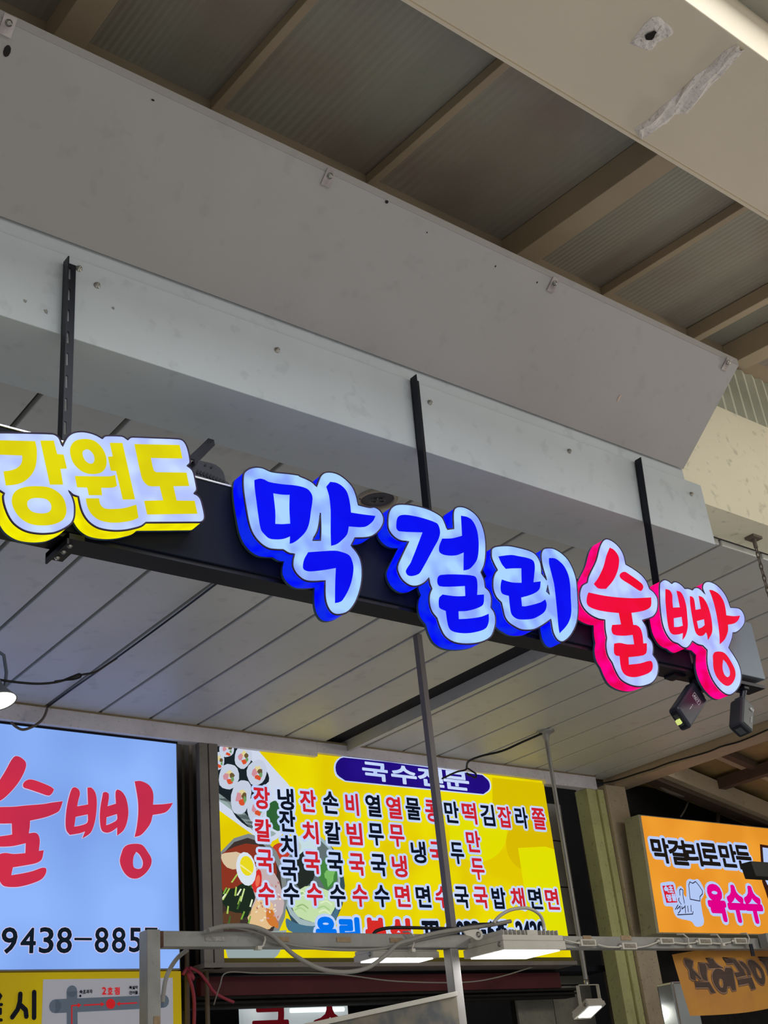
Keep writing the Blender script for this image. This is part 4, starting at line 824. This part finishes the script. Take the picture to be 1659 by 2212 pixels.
obj('mount_arm', MB().box((xa2 + xb2) / 2 - .012, (xa2 + xb2) / 2 + .012, YR + .05, 3.60, z02 + .046, z02 + .054), m_plast, f2)
# flood light on the pole
f3 = flood('flood_light', 'small white floodlight hanging on a bracket at the lower end of the conduit pole', PX - .055, PX + .065, PY - .05, PY + .075, .405, .452, False)
s = MB()
for a, b in (((PX - .066, PY, .43), (PX - .066, PY, .525)), ((PX + .075, PY, .43), (PX + .075, PY, .525)), ((PX - .066, PY, .525), (PX + .075, PY, .525))): s.bar(a, b, .018, .003, (1, 0, 0) if a[0] == b[0] else (0, 0, 1), .0015)
obj('bracket', s, m_plast, f3); obj('bracket_nut', MB().lathe([(.012, 0), (.012, .02), (.006, .024), (.006, .03)], (PX, PY, .525), (0, 0, 1), 8), m_screw, f3)
for _c in f3.children:
    if _c.name.split('.')[0] in ('housing', 'lens', 'side_screw'): _c.rotation_euler = (-.42, 0, 0)
area('pole_floodlight_light', (PX, PY, CZ + .395), (PX, PY - .1, 0), .08, 2.5, (1, .97, .86))
area('rail_floodlight_light', ((xa + xb) / 2, 3.35, CZ + z0_ - .006), ((xa + xb) / 2, 3.3, 0), .12, 3, (1, 1, 1))
# cables
def cable(name, label, px_pts, Y, r, mt, group=None, dy=None, cat='cable'):
    P = [at(p[0], p[1], Y if dy is None else dy[i]) for i, p in enumerate(px_pts)]
    C = []
    for i in range(len(P) - 1):
        p0, p1, p2, p3 = [Vector(P[max(0, min(len(P) - 1, k))]) for k in (i - 1, i, i + 1, i + 2)]
        for j in range(5):
            t = j / 5; C.append(.5 * ((2 * p1) + (p2 - p0) * t + (2 * p0 - 5 * p1 + 4 * p2 - p3) * t * t + (3 * p1 - p0 - 3 * p2 + p3) * t**3))
    C.append(Vector(P[-1])); o = obj(name, MB().tube(C, r, 7), mt); return tag(o, label, cat, group)
cable('cable', 'thick grey cable sagging in a long loop below the rail', [(450, 2010), (485, 2001), (540, 2001), (580, 2015), (612, 2042), (640, 2066), (690, 2092), (740, 2100), (790, 2092), (830, 2066), (858, 2040), (888, 2030), (930, 2018), (985, 2008), (1050, 2000), (1103, 1990)], 3.385, .0075, m_cab)
cable('cable', 'thinner grey cable running flat along the rail behind the loop', [(440, 2013), (500, 2003), (560, 2016), (600, 2034), (660, 2046), (740, 2052), (820, 2050), (870, 2040), (920, 2026), (990, 2012), (1040, 2003)], 3.398, .0048, m_cab)
cable('cable', 'twin grey cables hooked over the rail down to the corner post', [(405, 2052), (385, 2068), (368, 2092), (357, 2120), (351, 2165)], 3.50, .007, m_cab)
cable('cable', 'black cable lying on top of the rail left of the tall post', [(806, 2020), (815, 2010), (850, 2004), (930, 2005), (990, 2006), (1020, 1998), (1062, 1996)], 3.42, .006, m_cabk)
cable('cable', 'white cable arching up from the top of the large floodlight', [(1066, 1994), (1080, 1978), (1105, 1965), (1140, 1962), (1165, 1975), (1174, 1995), (1175, 2008)], 3.36, .0065, m_plast)
cable('cable', 'thin wire strung across the red board under the yellow sign', [(462, 2170), (475, 2130), (490, 2101), (560, 2102), (690, 2102), (760, 2108), (860, 2120), (1000, 2122), (1080, 2110), (1180, 2082), (1245, 2084)], 4.70, .003, m_cab, dy=[4.79] + [4.70] * 8 + [4.9, 5.14])
def tie(pts, label):
    P = [at(p[0], p[1], YR - .014) for p in pts]; e = P[-1]; a0 = P[0]
    L = [(a0[0], YR + .02, a0[2] + .004)] + P + [(e[0], YR + .01, e[2] - .002)]
    tag(obj('cable_tie', MB().tube(L, .0036, 6).box(e[0] - .008, e[0] + .008, YR - .024, YR - .010, e[2] - .008, e[2] + .004), m_plast, bevel=.001), label, 'cable tie', 'cable ties on the rail')
tie([(563, 2013), (571, 2018), (573, 2030), (568, 2044), (558, 2047)], 'white cable tie around the rail at the left end of the cable loop')
tie([(884, 2012), (892, 2020), (894, 2034), (890, 2052)], 'white cable tie hanging where the two grey cables cross')
tie([(1476, 2018), (1486, 2026), (1488, 2044)], 'white cable tie between the third and fourth small light modules')
tie([(1549, 2019), (1556, 2028), (1560, 2040)], 'white cable tie between the fourth and fifth small light modules')
tie([(1613, 2016), (1618, 2026), (1616, 2042)], 'white cable tie right of the last small light module')
# strip of small LED modules along the rail
mods = [(1268, 2037, 44, 17), (1357, 2044, 38, 15), (1438, 2033, 36, 14), (1520, 2034, 36, 14), (1597, 2033, 38, 15)]
names = ['small white light module nearest the large floodlight', 'second small white light module along the rail', 'third small white light module along the rail', 'fourth small white light module along the rail', 'fifth small white light module, nearest the right edge']
root = None
for (x, y, w_, h_), lb in zip(mods, names):
    c = Vector(at(x, y, YR - .008))
    if root is None:
        root = thing('light_module', lb, 'light module', c, 'small light modules strung along the rail'); rc = c
        obj('housing', MB().box(c.x - .045, c.x + .045, YR - .018, YR - .002, c.z - .013, c.z + .013), m_plast, root, bevel=.002)
        obj('inlay', MB().box(c.x - .034, c.x + .034, YR - .0195, YR - .018, c.z - .008, c.z + .008), paint('module_inlay', (150, 140, 124), .5, var=.25, scale=90), root)
        obj('end_tab', MB().box(c.x - .060, c.x - .045, YR - .014, YR - .006, c.z - .004, c.z + .004), m_plast, root)
    else: dup(root, c - rc, lb)
for i in range(len(mods) - 1):
    a, b = mods[i], mods[i + 1]
    cable('module_wire', 'pale wire joining ' + ['the first and second', 'the second and third', 'the third and fourth', 'the fourth and fifth'][i] + ' light modules on the rail', [(a[0] + a[2] / 2, a[1] + 3), ((a[0] + b[0]) / 2, (a[1] + b[1]) / 2 + 5), (b[0] - b[2] / 2, b[1] + 2)], YR - .010, .0035, m_plast, 'wires between the light modules', cat='wire')
cable('module_wire', 'pale wire from the large floodlight to the first light module', [(1218, 2030), (1232, 2034), (1248, 2037)], YR - .012, .0035, m_plast, cat='wire')
cl = gbox(1655, 2034, 26, 30, 3.40); tag(obj('rail_clamp', MB().box(cl[0], cl[0] + .16, 3.36, 3.405, cl[2], cl[3]), m_steel, bevel=.003), 'grey metal clamp box on the rail at the right edge', 'clamp')
tp_ = gbox(1625, 2052, 7, 26, 3.37); tag(obj('tape_strip', MB().box(tp_[0], tp_[1], 3.37, 3.374, tp_[2], tp_[3]), m_black), 'short black tape end dangling from the rail near the clamp', 'tape')
# black lamp arm at the right edge
q = gbox(1640, 1879, 44, 34, 3.2)
s = MB().add([(q[0], 3.18, q[3] - .004), (q[0] + .012, 3.18, q[2]), (q[0] + .9, 3.18, q[2]), (q[0] + .9, 3.18, q[3]), (q[0] - .0, 3.24, q[3] - .004), (q[0] + .012, 3.24, q[2]), (q[0] + .9, 3.24, q[2]), (q[0] + .9, 3.24, q[3])],
              [(0, 1, 2, 3), (7, 6, 5, 4), (0, 4, 5, 1), (1, 5, 6, 2), (2, 6, 7, 3), (3, 7, 4, 0)])
tag(obj('lamp_arm', s, paint('matt_black_plastic', (34, 32, 30), .5), bevel=.003), 'black box-shaped lamp arm poking in at the right edge in front of the orange sign', 'lamp arm')
# ---- orange banner seen from behind
YBN = 3.478
J = lambda p: Z_(1440, 2020, 7.575, p)
def bw(x, z): return YBN + .012 * math.sin(x * 9) + .02 * max(0, .5 - z) * math.sin(x * 5 + 1)
bt = thing('banner', 'orange cloth banner hanging below the rail, its brown letters seen mirrored from behind', 'banner', (4.7, YBN, .30), )
c00, c10, c11, c01 = at(1456, 2061, YBN), at(1690, 2040, YBN), at(1690, 2172, YBN), at(1494, 2194, YBN); s = MB(); n = 22; vs = []
for i in range(n + 1):
    for j in range(9):
        u, v = i / n, j / 8
        x = (c00[0] * (1 - u) + c10[0] * u) * (1 - v) + (c01[0] * (1 - u) + c11[0] * u) * v; z = (c00[2] * (1 - u) + c10[2] * u) * (1 - v) + (c01[2] * (1 - u) + c11[2] * u) * v
        z += .012 * math.sin(u * 3.1) * (1 - v) - .012 * math.sin(u * 3.1) * v; vs.append((x, bw(x, z), z))
s.add(vs, [(i * 9 + j, i * 9 + j + 1, (i + 1) * 9 + j + 1, (i + 1) * 9 + j) for i in range(n) for j in range(8)], True); obj('cloth', s, paint('orange_cloth', (196, 138, 54), .8, var=.06, scale=5, dark=(176, 118, 62)), bt)
bl = [[J([(330, 385), (455, 425), (440, 530), (500, 610), (575, 700), (570, 735, 1), (490, 650, 1), (495, 740, 1), (420, 700), (400, 560), (340, 470)])],
      [J([(540, 460, 1), (630, 462, 1), (655, 560), (650, 640), (670, 745, 1), (610, 730), (560, 600)])],
      [J([(485, 770, 1), (690, 768, 1), (785, 945, 1), (725, 945, 1), (680, 855, 1), (500, 852, 1)])],
      [J([(645, 390, 1), (740, 390, 1), (790, 470), (895, 540, 1), (690, 545, 1), (630, 450, 1), (700, 480, 1)])],
      [J([(740, 640), (780, 560), (860, 560), (920, 610, 1), (935, 540, 1), (1030, 550), (1060, 640), (1100, 905, 1), (1045, 912, 1), (1010, 840, 1), (960, 850), (950, 930), (900, 945), (830, 900), (760, 780)]), J([(850, 710), (895, 740), (900, 860), (860, 860), (830, 780)])],
      [J([(895, 385, 1), (1100, 400, 1), (1250, 590, 1), (1290, 660, 1), (1115, 700, 1), (1080, 620, 1), (1170, 610, 1), (1060, 460, 1), (960, 470, 1)])],
      [J([(1165, 430, 1), (1230, 440), (1340, 550), (1380, 650, 1), (1325, 665, 1), (1290, 570), (1200, 490)])],
      [J([(1130, 735, 1), (1390, 690, 1), (1460, 870, 1), (1385, 890, 1), (1330, 790, 1), (1150, 825, 1)])],
      [J([(1330, 420), (1400, 405), (1500, 460), (1600, 560), (1640, 680), (1625, 790), (1570, 800), (1480, 730), (1400, 600), (1330, 480)]), J([(1480, 510), (1560, 590), (1590, 690), (1550, 700), (1490, 620)])],
      [J([(1530, 365, 1), (1760, 370, 1), (1760, 640, 1), (1700, 640, 1), (1650, 500)])]]
s = MB(); h = MB()
for L in bl:
    Q = [W_(l, YBN - .004, 2) for l in L]; k = len(s.v); s.prism(Q, YBN - .004, YBN - .004)
    for l in Q: h.tube([(p[0], 0, p[1]) for p in l], .0075, 4, closed=True)
s.v = [(v[0], bw(v[0], v[2]) - .003, v[2]) for v in s.v]; h.v = [(v[0], bw(v[0], v[2]) - .0012 + v[1] * .05, v[2]) for v in h.v]
obj('mirrored_lettering', s, paint('banner_brown', (80, 62, 54), .8), bt); obj('lettering_outline', h, paint('banner_pale', (170, 134, 110), .8), bt)
# things glimpsed under the banner
tag(obj('steel_duct', MB().box(at(1455, 2140, 3.9)[0], at(1487, 2140, 3.9)[0] + .06, 3.9, 4.0, -.2, at(1470, 2120, 3.9)[2]), paint('shiny_steel', (190, 196, 196), .25, .8, var=.1, scale=4), bevel=.01), 'shiny steel box standing behind the left end of the orange banner', 'steel box')
s = MB(); bx = gbox(1457, 2201, 8, 6, 3.86); tg = thing('brown_panel', 'dull brown panel with a small white cursive a below the banner', 'panel', (at(1450, 2150, 3.88)[0], 3.87, -.3))
obj('board', MB().box(at(1437, 2150, 3.87)[0], at(1700, 2150, 3.87)[0], 4.02, 4.04, -.5, .28), paint('brown_board', (84, 70, 66), .6, var=.15, scale=3), tg)
g_ = MB(); bx = gbox(1461, 2201, 9, 6, 4.015); glyph(g_, 'a', *bx, 4.015, fat=.002); b2 = gbox(1468, 2205, 2, 2, 4.015); glyph(g_, '.', *b2, 4.015, fat=.001); obj('cursive_letter', g_, paint('white_ink', (210, 206, 200), .6), tg)

# ================================================================== THINGS ON AND UNDER THE CEILING
# round speaker
c = Vector(onz(815, 1078, 1.797)); sp = thing('ceiling_speaker', 'round ceiling speaker with a pale ring and dark grille showing the letters CS', 'speaker', c)
obj('ring', MB().lathe([(.068, .003), (.066, -.006), (.058, -.008), (.055, -.004), (.054, .002)], c, (0, 0, 1), 40), paint('cream_plastic', (176, 164, 146), .45), sp)
obj('grille', MB().lathe([(.055, .001), (.03, -.002), (0, -.003)], c, (0, 0, 1), 36), paint('grille_grey', (84, 82, 92), .6, var=.2, scale=300), sp)
g_ = MB(); ex = Vector((.02, -.016, 0)).normalized(); ez = Vector((.012, .02, 0)).normalized()
for ch, o_ in (('C', -.024), ('S', .003)): glyph(g_, ch.lower() if ch.lower() in GL else 'c', 0, .021, 0, .026, 0, fat=.0022, axes=(c + Vector((0, 0, -.0045)) + ex * o_ - ez * .013, ex, ez))
obj('speaker_mark', g_, paint('pale_print', (190, 188, 196), .5), sp)
for a in (.8, 2.9, 5.0): obj('screw', screw_mb(c + Vector((math.cos(a) * .062, math.sin(a) * .062, -.008)), (0, 0, -1), .002, .002), m_black, sp)
# dark flood light on top of the sign bar
YQ = 2.12; fb_ = thing('roof_floodlight', 'dark finned lamp housing sitting on top of the sign bar beside the yellow letters', 'lamp', (1.3, 2.15, 1.33))
K = lambda p: Z_(380, 930, 11.85, p)
m_dk = paint('dark_cast_grey', (62, 62, 74), .5, .2, var=.08, scale=12)
obj('housing', MB().prism([W_(K([(400, 800, 1), (520, 750, 1), (800, 810), (1000, 870), (1130, 960), (1220, 1080), (1270, 1290, 1), (1340, 1330), (1400, 1450, 1), (430, 1260, 1)]), YQ)], YQ, YQ + .06), m_dk, fb_, bevel=.002)
for i in range(9):
    x = 560 + i * 82; y = 1045 + i * 24 + (i * i) * 1.2
    obj('vent_slot', MB().prism([W_(K([(x - 22, y + 60), (x - 26, y), (x, y - 48), (x + 26, y), (x + 30, y + 66)]), YQ - .001)], YQ - .0025, YQ - .0005), m_black, fb_)
for x, y in ((755, 880), (918, 935)): k = MB(); blob(k, 380 + x / 11.85, 930 + y / 11.85, 2.6, 2.2, YQ - .002); obj('hole', k, m_black, fb_)
br2 = thing('roof_lamp_arm', 'dark perforated arm rising from the lamp housing behind the yellow letters', 'bracket', at(415, 1000, 2.10))
a, b = Vector(at(413, 992, 2.10)), Vector(at(456, 950, 2.24)); obj('arm', MB().bar(a, b, .016, .004, (0, -.6, .8)).bar(a + Vector((.008, 0, -.006)), b + Vector((.008, 0, -.006)), .003, .014, (0, 0, 1)), m_dk, br2)
# two cameras
m_cam = paint('camera_black', (34, 36, 48), .35, .1, var=.04); m_cam2 = paint('camera_slate', (52, 56, 60), .45, .1, var=.05)
def camera_body(label, top, bot, w_, d_, Y, neck, mt, up=(0, 1, 0), lit=False):
    a, b = Vector(at(top[0], top[1], Y)), Vector(at(bot[0], bot[1], Y - .012)); t = thing('security_camera', label, 'camera', b, 'security cameras under the sign bar')
    ax = (b - a).normalized(); u = ax.cross(Vector(up)).normalized(); v = u.cross(ax).normalized()
    o = obj('body', MB().bar(a, b, w_, d_, up), mt, t, bevel=.009)
    obj('shoulder', MB().bar(a - ax * .012, a, w_ * .72, d_ * .6, up), mt, t, bevel=.004)
    obj('front_plate', MB().bar(b, b + ax * .002, w_ * .74, d_ * .70, up), m_black, t, bevel=.004)
    obj('lens_window', MB().bar(b + ax * .002, b + ax * .003, w_ * .5, d_ * .42, up), paint('lens_glass', (40, 44, 52), .08, spec=.8), t)
    n0 = Vector(at(neck[0], neck[1], Y)); obj('ball_joint', MB().tube([a - ax * .010, a - ax * .022, n0], [.006, .009, .011], 10), m_screw if False else m_black, t)
    obj('mount', MB().bar(n0, (n0.x, n0.y, 1.111 if n0.z < 1.11 else n0.z + .01), .026, .03, (0, 1, 0)), m_black, t, bevel=.003)
    return t, a, b, ax, u, v
t, a, b, ax, u, v = camera_body('black security camera tilted to the lower left with a pale lit window', (1505, 1497), (1467, 1555), .074, .036, 2.03, (1514, 1485), m_cam)
fc = v * (1 if v.y < 0 else -1) * .0182; mid = a.lerp(b, .30) + fc; ez = -ax; ex = ez.cross(-fc.normalized()); ex = ex if ex.x > 0 else -ex
g_ = MB(); 
for i, ch in enumerate('ADT'): glyph(g_, ch, 0, .0075, 0, .011, 0, fat=.0006, axes=(mid + ex * (-.013 + i * .009) - ez * .006, ex, ez))
fw, fh, th = .0165, .0105, .0008
for (p, q_) in (((-fw, -fh), (fw, -fh)), ((fw, -fh), (fw, fh)), ((fw, fh), (-fw, fh)), ((-fw, fh), (-fw, -fh))): g_.bar(mid + ex * p[0] + ez * p[1], mid + ex * q_[0] + ez * q_[1], th, th)
p = a.lerp(b, .52) + fc; g_.bar(p, p + ax * .004, .002, .0004, tuple(fc)); g_.bar(p + ax * .009, p + ax * .028, .0012, .0004, tuple(fc))
obj('white_print', g_, paint('white_print', (200, 200, 206), .5), t)
obj('lit_window', MB().bar(b + ax * .003 - u * .004, b + ax * .0042 + u * .010, .020, .012, tuple(v)), glow('infrared_window', (214, 226, 130), .9), t)
obj('chrome_edge', MB().bar(a.lerp(b, .35) + u * .033 * (1 if u.x > 0 else -1), a.lerp(b, .72) + u * .033 * (1 if u.x > 0 else -1), .003, .02, tuple(v)), paint('camera_chrome', (200, 196, 170), .2, .8), t)
t2, a, b, ax, u, v = camera_body('slate grey security camera pointing straight down beside the right end of the sign bar', (1603, 1520), (1600, 1578), .056, .052, 2.03, (1606, 1492), m_cam2)
sd = u * (.0292 if u.x > 0 else -.0292); fc = v * (1 if v.y < 0 else -1) * .0285; g_ = MB(); mid = a.lerp(b, .25) + fc + sd * .45; ez = -ax; ex = sd.normalized()
for i, ch in enumerate('ADT'): glyph(g_, ch, 0, .005, 0, .010, 0, fat=.0005, axes=(mid + ex * (-.008 + i * .006) - ez * .006, ex, ez))
p = a.lerp(b, .52) + fc + sd * .45; g_.bar(p, p + ax * .025, .001, .0004, tuple(fc)); obj('white_print', g_, paint('white_print', (200, 200, 206), .5), t2)
jb = thing('junction_bracket', 'lumpy black bracket and cable bundle bolted under the bar between the red letters', 'bracket', (2.72, 2.05, 1.08))
obj('plate', MB().prism([W_([(1443, 1445, 1), (1520, 1452, 1), (1520, 1478), (1500, 1470), (1478, 1460), (1465, 1467), (1446, 1462, 1)], 2.05)], 2.03, 2.07), m_black, jb, bevel=.003)
obj('clip_block', MB().prism([W_([(1494, 1468, 1), (1522, 1472, 1), (1522, 1496, 1), (1508, 1494), (1504, 1478), (1495, 1476, 1)], 2.05)], 2.035, 2.06), m_black, jb, bevel=.002)
# chain
ct = Vector(onz(1627, 1160, 1.822)); ch_ = thing('hanging_chain', 'dark chain hanging from a plate under the cream beam at the right edge', 'chain', ct)
obj('plate', MB().box(ct.x - .028, ct.x + .028, ct.y - .02, ct.y + .02, 1.812, 1.822), m_pipe, ch_); obj('hook', MB().tube([ct, ct + Vector((0, 0, -.045))], .008, 8), m_pipe, ch_)
for i in range(22):
    z = ct.z - .05 - i * .024; o = i % 2; L = [(ct.x + (0 if o else .006 * math.cos(a)), ct.y + (.006 * math.cos(a) if o else 0), z - .017 * math.sin(a)) for a in [k * .628 for k in range(10)]]
    obj('chain_link', MB().tube(L, .0026, 5, closed=True), m_pipe, ch_)
# pendant lamp at the left edge
lc = Vector(at(-6, 1516, 3.5)); axl = Vector((.14, -.22, -.96)).normalized()
pl = thing('pendant_lamp', 'white bell-shaped work lamp glowing at the left edge below the ceiling', 'lamp', lc)
obj('shade', MB().lathe([(.020, -.085), (.026, -.06), (.034, -.04), (.062, .0), (.060, .001), (.033, -.038), (.02, -.05)], lc, axl, 28), paint('grey_enamel_shade', (120, 128, 140), .4, .2), pl)
obj('lens', MB().lathe([(.059, -.002), (.04, .004), (0, .006)], lc, axl, 28), glow('lamp_lens', (255, 250, 225), 2.6), pl)
top = lc - axl * .06; obj('yoke', MB().tube([top + Vector((.036, 0, 0)), top + Vector((.040, .005, .05)), top + Vector((.03, .01, .11)), top + Vector((.0, .01, .125)), top + Vector((-.03, .01, .11)), top + Vector((-.04, .005, .05)), top + Vector((-.036, 0, 0))], .006, 8), paint('grey_yoke', (130, 140, 158), .4, .5), pl)
area('pendant_light', tuple(lc + axl * .02 + Vector((0, 0, CZ))), tuple(lc + axl + Vector((0, 0, CZ))), .09, 2.0, (1, .97, .88))
cable('cable', 'black cable looping from the pendant lamp to a clip in a ceiling groove', [(-10, 1467), (30, 1473), (80, 1477), (120, 1474), (150, 1466), (175, 1458), (205, 1452), (235, 1433), (252, 1422)], 3.5, .0042, m_cabk, dy=[3.5, 3.52, 3.56, 3.6, 3.65, 3.7, 3.75, 3.85, 3.92])
cable('cable', 'small knotted loop in the black lamp cable', [(118, 1474), (135, 1470), (160, 1460), (172, 1456), (174, 1462), (160, 1467), (140, 1469), (118, 1472)], 3.62, .0036, m_cabk)
cable('cable', 'black cable running up a ceiling groove toward the sign bar', [(102, 1528), (150, 1493), (252, 1421), (380, 1327), (470, 1259)], 4.0, .004, m_cabk, dy=[4.79, 4.55, 4.0, 3.6, 3.3])
cable('cable', 'frayed dark cable drooping over the top edge of the white sign', [(102, 1530), (97, 1545), (88, 1558), (70, 1570), (50, 1576), (35, 1570), (24, 1560)], 4.74, .006, m_pipe)
cable('cable', 'black cable crossing the ceiling from the conduit pole to the yellow sign', [(1172, 1584), (1130, 1602), (1085, 1622), (1040, 1633), (1012, 1645), (1008, 1660)], 4.3, .006, m_cabk, dy=[4.23, 4.3, 4.4, 4.5, 4.6, 4.68])
cable('cable', 'tangled black cable ends hanging in front of the title of the yellow sign', [(955, 1682), (985, 1668), (1003, 1664), (1010, 1660), (1020, 1666), (1028, 1672), (1026, 1680), (1008, 1670), (1014, 1676)], 4.68, .005, m_cabk)
_ep = [(1290, 1694), (1330, 1686), (1380, 1670), (1410, 1661), (1445, 1648), (1480, 1638), (1530, 1624), (1560, 1612), (1600, 1601), (1659, 1576)]
cable('cable', 'dark cable pinned along the edge board at the right end of the ceiling', _ep, 4.2, .005, m_cabk, dy=[onz(p[0], p[1], 1.741)[1] for p in _ep])
# pipes and string between the wall signs
def pipe(label, pts, Y, r, mt=m_pipe, nm='conduit'): return cable(nm, label, pts, Y, r, mt, cat='pipe')
pipe('tall grey conduit between the white and yellow signs, bending slightly right', [(410, 1590), (413, 1700), (415, 1800), (421, 1900), (425, 2000), (427, 2110)], 5.04, .011)
pipe('second thin conduit hugging the right edge of the white sign', [(394, 1600), (396, 1720), (395, 1900), (400, 2060)], 5.02, .007)
pipe('pale conduit below the rail, just right of the yellow map board', [(404, 2040), (404, 2120), (405, 2230)], 4.9, .012, paint('pale_conduit', (112, 98, 84), .6, var=.1, scale=9))
pipe('pale conduit below the rail, under the left post of the yellow sign', [(441, 2040), (446, 2110), (449, 2230)], 4.9, .011, paint('pale_conduit', (112, 98, 84), .6))
pk = paint('pink_string_plastic', (170, 60, 80), .5)
cable('pink_string', 'pink plastic string tied to the conduit and hanging down', [(395, 2105), (404, 2092), (412, 2100), (418, 2115), (406, 2102), (416, 2135), (420, 2170), (419, 2225)], 4.86, .008, pk, cat='string')
cable('pink_string', 'pink plastic string stretched down to the right with a cut end', [(410, 2090), (430, 2100), (448, 2122), (462, 2142), (480, 2154), (505, 2165)], 4.84, .007, pk, cat='string')
pipe('thin rusty conduit on the grey wall panels right of the yellow sign', [(1245, 1690), (1254, 1760), (1267, 1850), (1305, 2085), (1330, 2240)], 5.11, .012)
# interior under the yellow sign
tag(obj('red_board', MB().box(2.86, 5.15, 4.93, 4.97, at(640, 2147, 4.93)[2], at(640, 2108, 4.93)[2]), paint('dark_red_board', (92, 34, 38), .7, var=.15, scale=4)), 'dark red board under the yellow menu sign', 'board')
tag(obj('shutter_box', MB().box(2.84, 5.3, 4.98, 5.06, .556, .60).box(2.84, 5.3, 4.95, 4.98, .570, .578).box(2.84, 5.3, 4.94, 4.98, .588, .60), m_plug), 'dark ledges of the shutter box below the red board', 'shutter box')
ns = thing('noodle_sign', 'grey white lit inner sign with dark red letters under the shutter box', 'sign', (3.3, 5.5, .0))
x0, x1 = at(525, 2190, 5.5)[0], at(752, 2190, 5.5)[0]; zt = at(640, 2166, 5.5)[2]
obj('panel', MB().box(x0, x1, 5.5, 5.54, -.2, zt), glow('inner_sign_face', (150, 158, 160), 1.0, (160, 160, 160), (196, 206, 206), 3), ns)
p = at(628, 2183, 5.47); q = at(742, 2180, 5.47); obj('tube_reflection', MB().tube([p, q], .012, 10), glow('tube_reflection', (225, 240, 238), 1.3), ns)  # glowing rod stands in for a tube's reflection in the sign face
for ch, x in (('국', 585), ('수', 714)): s = MB(); glyph(s, ch, *gbox(x, 2218, 74, 84, 5.45), 5.45, fat=.008); obj('red_letter', s, glow('inner_red', (96, 14, 22), .7), ns)
tag(obj('inner_door', MB().box(4.35, 5.0, 5.6, 5.66, -1.6, .5).box(4.42, 4.93, 5.57, 5.6, -1.5, .42), paint('dark_door', (26, 24, 28), .6)), 'barely visible dark door deep under the yellow sign', 'door')
# ---- wiring in the dark corner above the orange sign
cable('cable', 'pale curved hose hanging from the lean-to roof edge', [(1413, 1665), (1420, 1690), (1440, 1708), (1475, 1718), (1500, 1718)], 4.72, .014, m_pipe)
cable('cable', 'pale upright hose above the orange sign', [(1546, 1735), (1551, 1755), (1550, 1785)], 4.85, .014, m_pipe)
cable('cable', 'thin bent wire above the orange sign', [(1470, 1765), (1480, 1748), (1490, 1722)], 4.8, .006, m_pipe)
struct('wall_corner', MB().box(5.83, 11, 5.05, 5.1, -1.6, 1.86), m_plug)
